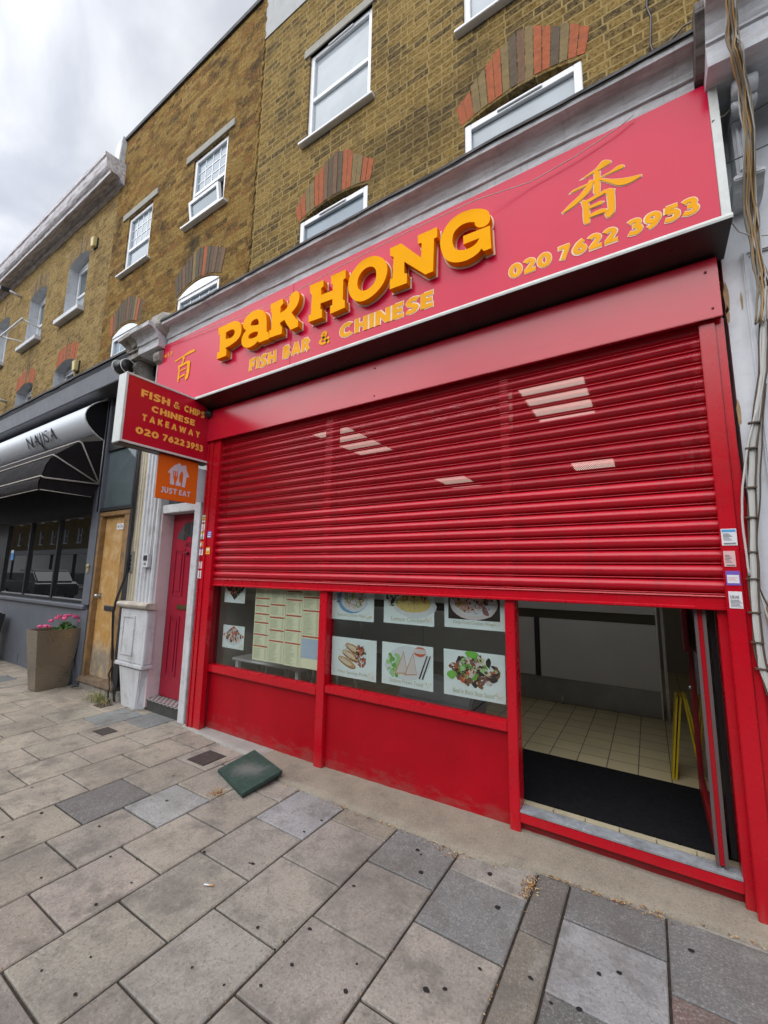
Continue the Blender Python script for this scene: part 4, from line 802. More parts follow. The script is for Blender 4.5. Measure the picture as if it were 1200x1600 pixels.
# cables down the render
def wig(pts, off, amp, seed, n=5):
    P = []; V_ = [Vector(p) for p in pts]
    for i in range(len(V_) - 1):
        for k in range(n): P.append(V_[i].lerp(V_[i + 1], k / n))
    P.append(V_[-1]); return [p + Vector((off[0] + amp * noise.noise(Vector((i * 0.23, seed, 0))), off[1], amp * 0.3 * noise.noise(Vector((0, i * 0.3, seed))))) for i, p in enumerate(P)]
bund = [(0.535, 0.02, 4.60), (0.525, -0.35, 4.52), (0.520, -0.55, 4.42), (0.518, -0.50, 4.28), (0.520, -0.43, 4.14), (0.530, -0.41, 4.06), (0.562, -0.30, 3.92), (0.580, -0.24, 3.75), (0.578, -0.12, 3.458), (0.584, -0.09, 3.273), (0.587, -0.08, 3.094), (0.594, -0.07, 2.989), (0.565, -0.06, 2.80)]
tanc = flat('old_tan_cable', (0.24, 0.20, 0.14), 0.6); brc = flat('brown_cable', (0.09, 0.065, 0.045), 0.6); whc = flat('dirty_white_cable', (0.48, 0.48, 0.46), 0.5)
cb = empty('cable_bundle', (0.56, -0.1, 2.8), 'thick twisted bundle of tan and brown cables hanging over the pale cornice at the right', 'cables')
rr = random.Random(11)
for i in range(13):
    a = 6.283 * i / 13; rad = 0.010 + 0.008 * (i % 3)
    MB().tube(wig(bund[:rr.choice([11, 12, 13])], (rad * math.cos(a), -rad * abs(math.sin(a))), 0.018, i * 1.7), rr.uniform(0.003, 0.0052), 6).build('cable', [tanc, brc, tanc, whc][i % 4] if i % 5 else paint('orange_tan_cable', (0.40, 0.23, 0.08), 0.5), cb)
MB().tube(wig([(0.20, -0.30, 4.41), (0.35, -0.36, 4.45), (0.47, -0.30, 4.52), (0.525, -0.25, 4.52), (0.54, -0.40, 4.46)], (0, 0), 0.01, 4), 0.006, 6).build('cable', tanc, cb)
wcb = empty('conduit_cables', (0.45, -0.07, 0.9), 'white clipped cables running down beside the red shutter post at the right edge', 'cables')
b2 = [(0.580, -0.05, 2.82), (0.553, -0.05, 2.543), (0.514, -0.05, 2.347), (0.478, -0.05, 2.152), (0.459, -0.055, 1.958), (0.437, -0.06, 1.672), (0.421, -0.06, 1.425), (0.417, -0.06, 1.215), (0.421, -0.06, 1.099), (0.445, -0.06, 0.973), (0.52, -0.06, 0.85)]
b3 = [(0.514, -0.06, 2.347), (0.471, -0.065, 2.187), (0.428, -0.07, 1.961), (0.412, -0.07, 1.8), (0.413, -0.07, 1.641), (0.419, -0.07, 1.517)]
b4 = [(0.554, -0.05, 2.482), (0.516, -0.05, 2.218), (0.484, -0.05, 1.959), (0.45, -0.05, 1.673), (0.446, -0.05, 1.456), (0.475, -0.05, 1.30), (0.53, -0.05, 1.22)]
for i in range(6): MB().tube(wig(b2, (-0.008 + 0.006 * i, -0.003 * (i % 2)), 0.007, 30 + i), 0.0045 if i != 2 else 0.009, 6).build('cable', whc if i % 5 else brc, wcb)
MB().tube(wig(b3, (0, 0), 0.004, 3), 0.005, 6).build('cable', whc, wcb); MB().tube(wig(b4, (0, 0), 0.004, 5), 0.004, 6).build('cable', whc, wcb); MB().tube(wig(b4, (0.012, 0), 0.012, 9), 0.0035, 6).build('cable', brc, wcb)
mb = MB()
for z, x in ((2.28, .50), (2.15, .478), (1.95, .458), (1.80, .447), (1.63, .435), (1.50, .425), (1.34, .42), (1.20, .418), (1.08, .424)): mb.box(x - 0.022, x + 0.026, -0.074, -0.048, z, z + 0.007)
mb.build('clip', brc, wcb)
def wire(pts, r, m, label, n=6):
    o = MB().tube(wig(pts, (0, 0), 0.004, len(pts) * 1.3, n), r, 5).build('wire', m, origin=tuple(pts[0])); tag(o, label, 'wire'); return o
wire([(0.437, -0.262, 3.895), (0.50, -0.21, 3.945), (0.525, -0.2, 3.974), (0.585, -0.2, 4.02)], 0.003, tanc, 'short tan wire from the sign edge up to the cable bundle')
wire([(0.473, -0.2, 3.665), (0.75, -0.2, 3.69)], 0.003, black, 'lower of two taut black wires crossing the pale console')
wire([(0.583, -0.2, 3.895), (0.8, -0.2, 3.95)], 0.003, black, 'upper of two taut black wires crossing the pale console')
wire([(0.461, -0.245, 3.312), (0.514, -0.15, 3.29), (0.572, -0.1, 3.276), (0.70, -0.1, 3.23)], 0.0035, whc, 'loose white wire curving from the bottom corner of the big sign')
wire([(-4.70, -0.275, 4.13), (-3.8, -0.275, 4.074), (-2.824, -0.285, 3.995), (-1.989, -0.345, 3.996), (-1.378, -0.345, 4.017), (-0.824, -0.345, 4.011), (-0.481, -0.275, 4.024), (-0.213, -0.275, 4.057), (-0.003, -0.275, 4.106), (0.10, -0.275, 4.148)], 0.0028, whc, 'thin pale wire sagging along the top of the big red sign', 8)

# black pipe and cables between the yellow door and the pilaster
pp = empty('black_cables', (-5.46, -0.05, -0.05), 'sagging black cables running down beside the yellow door to a tangle at the pavement', 'cables')
pth = [(-5.462, -0.03, 3.9), (-5.456, -0.04, 2.375), (-5.45, -0.04, 1.9), (-5.44, -0.05, 1.46), (-5.46, -0.13, 1.10), (-5.475, -0.14, 0.98), (-5.49, -0.10, 0.6), (-5.495, -0.08, 0.384), (-5.46, -0.08, 0.2), (-5.383, -0.08, 0.1), (-5.36, -0.08, -0.03)]
for i in range(4): MB().tube(wig(pth, (0.012 * i - 0.02, -0.006 * (i % 2)), 0.02, 50 + i), 0.009 - 0.001 * i, 7).build('cable', black, pp)
MB().tube(wig([(-5.5, -0.09, 0.42), (-5.44, -0.12, 0.3), (-5.50, -0.10, 0.2), (-5.42, -0.12, 0.1), (-5.46, -0.12, 0.0), (-5.38, -0.12, -0.03)], (0, 0), 0.05, 71), 0.008, 7).build('cable', black, pp)
o = MB().tube(wig([(-6.60, -0.04, 0.6), (-6.58, -0.05, 0.3), (-6.50, -0.07, 0.12), (-6.42, -0.08, 0.05), (-6.3, -0.08, 0.0), (-6.42, -0.1, -0.03)], (0, 0), 0.02, 8), 0.008, 7).build('cable_loop', black, origin=(-6.5, -0.05, -0.05)); tag(o, 'black cable drooping behind the bronze planter on the grey pilaster', 'cable')
# small fittings
o = empty('intercom', (-4.985, -0.06, 1.6), 'small white entry box on the white fluted pilaster beside the crimson door', 'entry box'); box('case', -5.055, -4.93, -0.085, -0.045, 1.52, 1.68, white_paint, o, 0.004); box('screen', -5.03, -4.955, -0.089, -0.085, 1.60, 1.66, grey_dark, o, 0); box('button', -5.01, -4.975, -0.089, -0.085, 1.55, 1.575, steel, o, 0)
MB().tube([(-4.945, -0.06, 1.68), (-4.945, -0.06, 1.75), (-4.95, -0.05, 3.2)], 0.005, 6).build('lead', whc, o)
o = empty('keypad', (-5.41, -0.03, 1.6), 'narrow steel door entry panel on the cream pilaster beside the yellow door', 'entry panel'); box('plate', -5.44, -5.375, -0.04, -0.02, 1.46, 1.72, steel, o, 0.003)
for i in range(4): box('button', -5.42, -5.395, -0.044, -0.04, 1.49 + i * 0.05, 1.52 + i * 0.05, black, o, 0)
o = MB().cyl((-6.53, -0.02, 1.53), (-6.53, -0.045, 1.53), 0.028, 18).box(-6.545, -6.515, -0.04, -0.02, 1.44, 1.53).build('door_bell', paint('yellowed_bell_plastic', (0.42, 0.36, 0.18), 0.5), bevel=0.002, origin=(-6.53, -0.02, 1.5)); tag(o, 'yellowish oval bell on the grey pilaster beside the yellow door', 'bell')
for (x, z, lb_) in ((-7.86, 7.16, 'faded yellow alarm box beside the nearest upper window of the sandy terrace'), (-7.95, 4.87, 'small yellow box above the grey fascia beside an arched lower window')):
    o = empty('alarm_box', (x, WY, z), lb_, 'alarm box'); MB().hexa([(x - .06, -0.01, z - .09), (x + .04, -0.01, z - .09), (x + .04, WY, z - .09), (x - .06, WY, z - .09)], [(x - .07, -0.02, z + .09), (x + .05, -0.02, z + .09), (x + .05, WY, z + .09), (x - .07, WY, z + .09)]).build('case', paint('faded_yellow_plastic', (0.55, 0.46, 0.20), 0.5), o, bevel=0.01); box('base_plate', x - .075, x + .055, WY - 0.012, WY + 0.01, z - .1, z + .1, grey_dark, o, 0.002)
for (x, z, lb_) in ((-11.4, 7.45, 'black floodlight on a white arm high on the sandy terrace'), (-11.3, 4.98, 'black floodlight low on the sandy terrace near the left edge')):
    o = empty('floodlight', (x, WY, z), lb_, 'floodlight'); MB().tube([(x, WY, z - .02), (x, -0.16, z)], 0.03, 8).build('arm', white_paint, o); MB().hexa([(x - .16, -0.34, z - .02), (x + .02, -0.30, z - .06), (x + .02, -0.14, z - .04), (x - .1, -0.14, z)], [(x - .16, -0.34, z + .05), (x + .02, -0.30, z + .04), (x + .02, -0.14, z + .06), (x - .1, -0.14, z + .08)]).build('lamp_head', black, o, bevel=0.006)
o = empty('horn_drum', (-5.32, -0.35, 4.0), 'black drum shaped fitting with two pale rims under the crumbling left capital', 'light fitting')
MB().cyl((-5.44, -0.40, 3.99), (-5.30, -0.36, 3.99), 0.085, 28).build('drum', black, o)
mb = MB()
for cx_, cy_ in ((-5.435, -0.399), (-5.305, -0.362)): MB().tube([(cx_ - .28 * .118 * math.sin(6.283 * k / 28) * 0, cy_ + .088 * math.cos(6.283 * k / 28), 3.99 + .088 * math.sin(6.283 * k / 28)) for k in range(29)], 0.006, 6).build('rim', trim, o)
o = box('window_sticker', -9.74, -9.62, 0.052, 0.0585, 1.62, 1.80, flat('blue_sticker', (0.10, 0.30, 0.62), 0.4), None, 0.001, origin=(-9.68, 0.05, 1.7)); tag(o, 'small blue and white sticker on the first tinted pane of the grey shop', 'sticker')
o2 = box('white_band', -9.735, -9.625, 0.0495, 0.0522, 1.75, 1.795, upvc, o, 0)

# ================================================================ the red shopfront
sf = empty('red_shopfront', (-1.8, 0.03, -0.02), 'glossy red shopfront frame with stall riser panels, two windows and an open doorway', 'shopfront')
p1 = box('post', -2.367, -2.283, -0.004, 0.10, -0.05, 2.96, red_frame, sf, 0.004)
p2 = box('post', -0.80, -0.738, -0.004, 0.10, -0.03, 2.96, red_frame, sf, 0.004)
box('door_jamb', 0.287, 0.335, 0.0, 0.12, -0.03, 2.96, red_frame, sf, 0.003)
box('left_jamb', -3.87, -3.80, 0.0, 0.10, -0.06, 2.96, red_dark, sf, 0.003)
box('rail', -3.80, -2.3685, 0.0, 0.085, 0.497, 0.567, red_frame, sf, 0.006)
box('rail', -2.2815, -0.8015, 0.0, 0.085, 0.533, 0.593, red_frame, sf, 0.006)
box('stall_riser_panel', -3.80, -2.3685, 0.035, 0.085, -0.06, 0.4965, red_panel, sf, 0.002)
box('stall_riser_panel', -2.2815, -0.8015, 0.035, 0.085, -0.06, 0.5325, red_panel, sf, 0.002)
box('top_rail', -3.80, -0.0, 0.02, 0.10, 2.90, 2.96, red_frame, sf, 0.003)
box('shop_window', -3.80, -2.3685, 0.058, 0.064, 0.568, 2.90, shop_glass, sf, 0)
box('shop_window', -2.2815, -0.8015, 0.058, 0.064, 0.594, 2.90, shop_glass, sf, 0)
th = box('threshold', -0.7375, 0.2865, -0.002, 0.10, 0.045, 0.100, red_frame, sf, 0.003)
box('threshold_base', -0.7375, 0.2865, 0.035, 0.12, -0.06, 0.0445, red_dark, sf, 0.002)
mb = MB(); mb.box(-0.7375, 0.2865, -0.004, 0.085, 0.1005, 0.110)
for i in range(7): mb.box(-0.7375, 0.2865, 0.004 + i * 0.012, 0.009 + i * 0.012, 0.110, 0.1125)
mb.build('threshold_plate', alu, th, bevel=0.0)
mb = MB()
for i in range(6): mb.box(-0.7375 + i * 0.172, -0.7375 + i * 0.172 + 0.168, 0.087, 0.128, 0.06, 0.116)
mb.build('threshold_tiles', paint('cream_edge_tile', (0.42, 0.37, 0.26), 0.4, 0.08, 10, dirt=0.15), th, bevel=0.002)
# door leaf folded inwards
dl = box('door_leaf', 0.196, 0.234, 0.030, 0.075, 0.125, 2.2, red_frame, sf, 0.003)
mb = MB()
for x0 in (0.188, 0.2095 - 0.0005, 0.2205, 0.236):
    pass
mb.box(0.190, 0.204, 0.018, 0.029, 0.125, 2.2); mb.box(0.225, 0.240, 0.018, 0.029, 0.125, 2.2); mb.build('door_gasket', paint('grey_brown_gasket', (0.10, 0.075, 0.075), 0.6), dl)
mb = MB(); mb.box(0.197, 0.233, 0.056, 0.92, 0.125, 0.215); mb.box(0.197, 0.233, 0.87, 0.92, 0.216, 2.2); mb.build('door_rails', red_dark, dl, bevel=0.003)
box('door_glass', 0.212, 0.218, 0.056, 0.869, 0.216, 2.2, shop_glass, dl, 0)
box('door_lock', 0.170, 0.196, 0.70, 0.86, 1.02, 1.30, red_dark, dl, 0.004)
mb = MB(); mb.ell((0.18, 0.62, 0.82), (0.01, 0.01, 0.012)); mb.build('door_stud', steel, dl)
box('side_light_frame', 0.262, 0.286, 0.12, 0.9, 0.125, 2.95, black, sf, 0.003)

# shutter: curtain, bottom bar, guides, hood
sh = empty('roller_shutter', (-1.77, -0.02, 1.34), 'half lowered red roller shutter, finely perforated slats above and solid slats below', 'shutter')
SX0, SX1 = -3.812, 0.345
def slats(z0, n, pitch):
    prof = []; rz = random.Random(int(z0 * 100))
    for i in range(n):
        b = z0 + i * pitch
        prof += [(0.006, b), (-0.011, b + 0.0015), (-0.012, b + 0.006), (0.006, b + 0.009), (0.006, b + 0.013), (-0.010, b + 0.017), (-0.018, b + 0.025), (-0.0235, b + 0.036), (-0.0245, b + 0.046), (-0.021, b + 0.057), (-0.013, b + 0.067), (-0.002, b + 0.074), (0.006, b + pitch - 0.0005)]
    return prof
def shut_mat(perf):
    m = NT('perforated_red_slats' if perf else 'solid_red_slats')
    c = m.ramp(m.noise(2.5, 4), [(0.3, (0.42, 0.0015, 0.014)), (0.7, (0.48, 0.002, 0.017))])
    c = m.mix(m.ramp(m.noise(60, 6, 0.75, m.map((0.08, 1, 1))), [(0.62, 0.0), (0.75, 0.3)]), c, (0.16, 0.02, 0.02))
    c = m.mix(m.ramp(m.noise(5, 8, 0.75, m.map((2.5, 1, 0.5))), [(0.50, 0.0), (0.66, 0.35)]), c, (0.20, 0.012, 0.016))
    c = m.mix(m.ramp(m.noise(40, 8, 0.8, m.map((1, 1, 1), loc=(4, 4, 4))), [(0.60, 0.0), (0.70, 0.4)]), c, (0.45, 0.12, 0.11))
    m.set(col=c, rough=m.n('ShaderNodeMapRange', {0: m.noise(9, 6, 0.7), 3: 0.20, 4: 0.42}).outputs[0], spec=0.5)
    m.bump(m.noise(2.2, 3, 0.5, m.map((1, 1, 3))), 0.35, 0.02)
    if perf:
        sx = m.n('ShaderNodeSeparateXYZ', {0: m.tc}); k = 2 * math.pi / 0.0125; kz = 2 * math.pi / 0.0115
        a = m.math('SINE', m.math('MULTIPLY', sx.outputs[0], k)); b = m.math('SINE', m.math('MULTIPLY', sx.outputs[2], kz))
        ph = m.math('FRACT', m.math('DIVIDE', m.math('SUBTRACT', sx.outputs[2], 0.078), (2.047 - 1.418) / 8)); band = m.math('MULTIPLY', m.math('GREATER_THAN', ph, 0.24), m.math('LESS_THAN', ph, 0.90))
        hole = m.math('MULTIPLY', band, m.math('GREATER_THAN', m.math('MULTIPLY', a, b), 0.20))
        tr = m.n('ShaderNodeBsdfTransparent'); mx = m.n('ShaderNodeMixShader', {0: hole}); m.l(m.b.outputs[0], mx.inputs[1]); m.l(tr.outputs[0], mx.inputs[2]); m.l(mx.outputs[0], m.o.inputs[0])
    return m.mat
pit = (2.047 - 1.418) / 8
MB().open_x(slats(1.418, 8, pit), SX0, SX1, True).build('solid_curtain', shut_mat(False), sh)
MB().open_x(slats(1.418 + 8 * pit, 12, pit), SX0, SX1, True).build('perforated_curtain', shut_mat(True), sh)
MB().extr_x([(0.012, 1.342), (-0.022, 1.342), (-0.030, 1.346), (-0.030, 1.356), (-0.018, 1.360), (-0.018, 1.405), (-0.028, 1.410), (-0.026, 1.4165), (0.012, 1.4165)], SX0, SX1).build('bottom_bar', red_frame, sh, bevel=0.0)
mb = MB(); mb.box(0.20, 0.31, -0.034, -0.028, 1.345, 1.372); mb.build('bar_bracket', red_frame, sh, bevel=0.001)
gl = MB(); gl.box(-3.90, -3.79, -0.052, 0.0, -0.06, 2.90); gl.box(-3.995, -3.9005, -0.062, 0.03, -0.06, 2.90); gl.box(-3.965, -3.955, -0.068, -0.062, -0.05, 2.88); gl.build('guide', red_frame, sh, bevel=0.004)
gr = MB(); gr.box(0.322, 0.392, -0.052, 0.0, -0.04, 2.895); gr.box(0.3925, 0.432, -0.036, 0.03, -0.06, 2.90); gr.build('guide', red_frame, sh, bevel=0.004)
hd = MB(); hd.extr_x([(0.05, 2.905), (-0.055, 2.905), (-0.078, 2.885), (-0.084, 2.889), (-0.080, 3.236), (0.05, 3.25)], -3.998, 0.424); hd.build('hood', red_hood, sh, bevel=0.002)
mb = MB()
for x, z in ((0.37, 3.16), (0.385, 2.94), (-3.9, 3.16), (-3.9, 2.94), (-1.8, 3.17), (-1.8, 2.93)): mb.ell((x, -0.085, z), (0.007, 0.004, 0.007), 8, 6)
mb.build('rivet', red_dark, sh)
box('hood_mouth', -3.79, 0.33, 0.03, 0.055, 2.86, 2.90, black_m, sh, 0)

# ================================================================ signs
LET = json.loads('''{"P":[[[-3.603,3.981,0],[-3.503,3.979,0],[-3.403,3.981,1],[-3.334,3.972,1],[-3.277,3.942,1],[-3.243,3.892,1],[-3.235,3.834,1],[-3.251,3.784,1],[-3.295,3.751,1],[-3.37,3.731,1],[-3.464,3.719,0],[-3.446,3.695,0],[-3.444,3.632,0],[-3.593,3.633,0],[-3.592,3.708,0],[-3.557,3.705,0],[-3.567,3.893,0],[-3.595,3.907,0]],[[-3.478,3.889,0],[-3.437,3.898,0],[-3.387,3.896,1],[-3.349,3.882,1],[-3.335,3.849,1],[-3.354,3.818,1],[-3.403,3.809,1],[-3.472,3.819,0]]],"a":[[[-3.214,3.887,1],[-3.21,3.924,1],[-3.172,3.963,1],[-3.105,3.986,1],[-3.02,3.984,1],[-2.951,3.958,1],[-2.903,3.908,1],[-2.879,3.839,1],[-2.868,3.707,0],[-2.839,3.695,0],[-2.831,3.626,0],[-2.964,3.629,0],[-2.981,3.65,0],[-3.032,3.626,1],[-3.111,3.621,1],[-3.176,3.646,1],[-3.216,3.693,1],[-3.219,3.749,1],[-3.191,3.795,1],[-3.158,3.819,0],[-3.193,3.842,1]],[[-3.104,3.851,0],[-3.09,3.88,1],[-3.051,3.893,1],[-3.008,3.884,1],[-2.988,3.851,1],[-2.986,3.821,0],[-3.045,3.83,1]],[[-3.121,3.727,1],[-3.112,3.754,1],[-3.062,3.763,1],[-3.007,3.756,1],[-2.986,3.735,1],[-3.001,3.707,1],[-3.056,3.703,1],[-3.102,3.71,1]]],"K":[[[-2.836,3.975,0],[-2.679,3.979,0],[-2.665,3.926,0],[-2.699,3.906,0],[-2.7,3.841,0],[-2.647,3.848,1],[-2.604,3.88,1],[-2.583,3.92,0],[-2.593,3.938,0],[-2.585,3.964,1],[-2.552,3.988,1],[-2.505,3.987,1],[-2.476,3.959,1],[-2.468,3.902,1],[-2.493,3.841,1],[-2.555,3.794,0],[-2.503,3.722,0],[-2.469,3.696,0],[-2.466,3.632,0],[-2.555,3.628,0],[-2.606,3.697,1],[-2.64,3.753,0],[-2.697,3.742,0],[-2.684,3.707,0],[-2.666,3.692,0],[-2.666,3.626,0],[-2.83,3.635,0],[-2.83,3.711,0],[-2.804,3.71,0],[-2.812,3.885,0],[-2.827,3.898,0]]],"H":[[[-2.347,3.981,0],[-2.191,3.973,0],[-2.189,3.913,0],[-2.215,3.905,0],[-2.21,3.839,0],[-2.085,3.835,0],[-2.085,3.887,0],[-2.104,3.903,0],[-2.109,3.979,0],[-1.954,3.975,0],[-1.951,3.897,0],[-1.976,3.891,0],[-1.973,3.709,0],[-1.953,3.698,0],[-1.95,3.631,0],[-2.102,3.627,0],[-2.106,3.699,0],[-2.083,3.701,0],[-2.084,3.756,0],[-2.213,3.762,0],[-2.214,3.711,0],[-2.195,3.7,0],[-2.193,3.626,0],[-2.343,3.632,0],[-2.345,3.696,0],[-2.319,3.698,0],[-2.317,3.88,0],[-2.339,3.906,0]]],"O":[[[-1.923,3.814,1],[-1.91,3.883,1],[-1.86,3.943,1],[-1.78,3.986,1],[-1.686,3.982,1],[-1.601,3.931,1],[-1.553,3.854,1],[-1.551,3.771,1],[-1.592,3.692,1],[-1.67,3.64,1],[-1.762,3.623,1],[-1.839,3.65,1],[-1.898,3.718,1]],[[-1.83,3.798,1],[-1.812,3.86,1],[-1.762,3.899,1],[-1.705,3.898,1],[-1.662,3.864,1],[-1.648,3.807,1],[-1.662,3.748,1],[-1.714,3.711,1],[-1.768,3.712,1],[-1.812,3.742,1]]],"N":[[[-1.526,3.977,0],[-1.429,3.979,0],[-1.257,3.784,0],[-1.252,3.903,0],[-1.281,3.906,0],[-1.286,3.978,0],[-1.128,3.974,0],[-1.128,3.893,0],[-1.153,3.891,0],[-1.16,3.635,0],[-1.222,3.634,0],[-1.397,3.81,0],[-1.397,3.715,0],[-1.373,3.702,0],[-1.373,3.625,0],[-1.523,3.631,0],[-1.521,3.715,0],[-1.499,3.714,0],[-1.492,3.889,0],[-1.521,3.914,0]]],"G":[[[-1.105,3.832,1],[-1.087,3.901,1],[-1.034,3.967,1],[-0.961,3.996,1],[-0.877,3.988,1],[-0.803,3.957,1],[-0.757,3.918,1],[-0.742,3.868,1],[-0.749,3.828,1],[-0.779,3.812,1],[-0.822,3.824,1],[-0.845,3.852,1],[-0.849,3.877,0],[-0.896,3.898,1],[-0.948,3.899,1],[-0.995,3.872,1],[-1.011,3.827,1],[-1.006,3.773,1],[-0.98,3.727,1],[-0.929,3.701,1],[-0.874,3.699,1],[-0.837,3.714,1],[-0.816,3.741,0],[-0.93,3.744,0],[-0.932,3.809,0],[-0.744,3.801,0],[-0.739,3.631,0],[-0.789,3.631,0],[-0.805,3.657,0],[-0.825,3.637,1],[-0.862,3.621,1],[-0.917,3.615,1],[-0.993,3.633,1],[-1.05,3.672,1],[-1.085,3.732,1]]],"c1":[[[-0.189,3.902,0],[-0.174,3.907,0],[-0.12,3.925,0],[-0.091,3.947,1],[-0.072,3.962,1],[-0.04,3.945,1],[-0.032,3.928,1],[-0.065,3.917,1],[-0.113,3.908,0],[-0.17,3.9,0]],[[-0.26,3.839,0],[-0.243,3.851,0],[-0.193,3.853,0],[-0.128,3.853,0],[-0.084,3.861,0],[-0.04,3.867,0],[0.007,3.883,1],[0.029,3.872,1],[0.03,3.859,1],[0.001,3.856,0],[-0.064,3.855,0],[-0.1,3.852,0],[-0.132,3.845,0],[-0.206,3.839,0],[-0.242,3.836,0]],[[-0.122,3.922,0],[-0.105,3.908,0],[-0.09,3.898,0],[-0.095,3.855,0],[-0.099,3.77,1],[-0.111,3.753,1],[-0.125,3.763,1],[-0.132,3.783,0],[-0.123,3.85,0]],[[-0.122,3.857,0],[-0.147,3.801,1],[-0.189,3.768,1],[-0.24,3.74,0],[-0.305,3.72,0],[-0.309,3.73,0],[-0.26,3.766,0],[-0.206,3.797,1],[-0.172,3.833,1],[-0.147,3.869,0]],[[-0.1,3.86,0],[-0.047,3.82,1],[0.009,3.792,1],[0.049,3.778,0],[0.109,3.764,0],[0.111,3.754,0],[0.062,3.742,1],[0.018,3.745,1],[-0.012,3.761,1],[-0.048,3.796,0],[-0.097,3.843,0]],[[-0.2,3.748,0],[-0.192,3.754,0],[-0.163,3.736,0],[-0.16,3.707,0],[-0.162,3.594,1],[-0.178,3.585,1],[-0.192,3.606,1],[-0.192,3.703,0]],[[-0.198,3.746,0],[-0.162,3.743,0],[-0.073,3.762,0],[-0.05,3.759,0],[-0.022,3.742,0],[-0.026,3.724,0],[-0.026,3.667,0],[-0.031,3.601,1],[-0.05,3.579,1],[-0.066,3.573,1],[-0.077,3.592,0],[-0.081,3.611,0],[-0.061,3.631,0],[-0.064,3.729,0],[-0.074,3.74,0],[-0.155,3.724,0]],[[-0.161,3.694,0],[-0.1,3.7,0],[-0.082,3.69,0],[-0.093,3.678,0],[-0.161,3.678,0]],[[-0.163,3.64,0],[-0.103,3.646,1],[-0.074,3.637,0],[-0.062,3.614,0],[-0.081,3.617,1],[-0.16,3.62,0]]],"c2":[[[-4.468,3.881,0],[-4.339,3.899,0],[-4.212,3.92,0],[-4.133,3.927,1],[-4.082,3.907,1],[-4.089,3.894,0],[-4.168,3.892,0],[-4.287,3.886,0],[-4.454,3.863,0]],[[-4.317,3.894,0],[-4.265,3.875,0],[-4.281,3.843,0],[-4.297,3.799,0],[-4.325,3.811,0],[-4.307,3.85,0]],[[-4.391,3.798,0],[-4.352,3.78,0],[-4.344,3.696,0],[-4.349,3.597,0],[-4.372,3.6,0],[-4.382,3.654,0],[-4.368,3.722,0]],[[-4.393,3.798,0],[-4.276,3.806,0],[-4.204,3.814,0],[-4.156,3.796,0],[-4.156,3.763,0],[-4.158,3.668,0],[-4.178,3.6,0],[-4.22,3.579,0],[-4.236,3.628,0],[-4.21,3.661,0],[-4.212,3.783,0],[-4.336,3.773,0]],[[-4.35,3.73,0],[-4.233,3.738,0],[-4.228,3.724,0],[-4.344,3.716,0]],[[-4.352,3.657,0],[-4.246,3.671,0],[-4.238,3.648,0],[-4.344,3.637,0]]],"logo":[[[-0.45,2.473,0],[-0.422,2.522,0],[-0.385,2.563,0],[-0.336,2.595,0],[-0.296,2.569,0],[-0.291,2.584,0],[-0.257,2.583,0],[-0.25,2.538,0],[-0.213,2.47,0],[-0.243,2.464,0],[-0.254,2.351,0],[-0.289,2.352,0],[-0.283,2.427,0],[-0.283,2.484,0],[-0.297,2.522,0],[-0.315,2.492,1],[-0.325,2.449,1],[-0.322,2.399,0],[-0.301,2.393,0],[-0.302,2.355,0],[-0.358,2.357,0],[-0.357,2.382,0],[-0.345,2.415,0],[-0.34,2.451,0],[-0.346,2.506,0],[-0.356,2.506,0],[-0.352,2.449,0],[-0.36,2.448,0],[-0.365,2.506,0],[-0.377,2.503,0],[-0.374,2.449,0],[-0.382,2.448,0],[-0.384,2.504,0],[-0.394,2.503,0],[-0.392,2.446,0],[-0.374,2.394,0],[-0.373,2.356,0],[-0.417,2.358,0],[-0.42,2.42,0],[-0.422,2.472,0]]]}''')
fs_ = empty('shop_sign', (-2.2, -0.25, 3.33), 'long red fascia sign with raised orange lettering PaK HONG over the shutter', 'sign')
mb = MB(); mb.box(-4.832, -0.0, 0.0, 0.0, 0, 0) if False else None
MB().box(-4.828, -2.612, -0.250, -0.05, 3.338, 4.149).box(-2.609, 0.434, -0.250, -0.05, 3.338, 4.149).build('sign_face', sign_red, fs_, bevel=0.0015)
mb = MB(); mb.box(-4.842, -4.829, -0.256, -0.04, 3.31, 4.15); mb.build('left_trim', trim, fs_, bevel=0.002)
mb = MB(); mb.box(0.4345, 0.474, -0.256, -0.04, 3.325, 4.152); mb.build('right_trim', trim, fs_, bevel=0.002)
mb = MB(); mb.extr_x([(-0.04, 3.312), (-0.262, 3.305), (-0.265, 3.318), (-0.256, 3.3375), (-0.04, 3.3375)], -4.842, 0.478); mb.build('bottom_trim', trim, fs_, bevel=0.001)
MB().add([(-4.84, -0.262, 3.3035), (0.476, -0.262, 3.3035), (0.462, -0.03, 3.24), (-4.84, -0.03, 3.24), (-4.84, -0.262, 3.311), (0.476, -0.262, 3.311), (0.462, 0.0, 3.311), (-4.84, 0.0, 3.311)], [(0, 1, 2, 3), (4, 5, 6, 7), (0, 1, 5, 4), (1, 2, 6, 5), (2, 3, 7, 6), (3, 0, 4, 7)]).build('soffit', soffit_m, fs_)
def xz_loops(key): return [curve_pts([tuple(p) for p in lp]) for lp in LET[key]]
for key in ('P', 'a', 'K', 'H', 'O', 'N', 'G'):
    loops = xz_loops(key)
    mb = MB(); vs, fc = curve_mesh(loops, 0.052, 0.0); mb.add([(x, -0.315 - z, zz) for x, zz, z in vs], fc)
    o = mb.build('letter', [orange_let, orange_side], fs_, bevel=0)
    for p in o.data.polygons: p.material_index = 0 if abs(p.normal.y) > 0.9 else 1
    mb = MB(); vs, fc = curve_mesh(loops, 0.006, 0.009); mb.add([(x, -0.258 - z, zz) for x, zz, z in vs], fc); mb.build('backing_outline', halo, o)
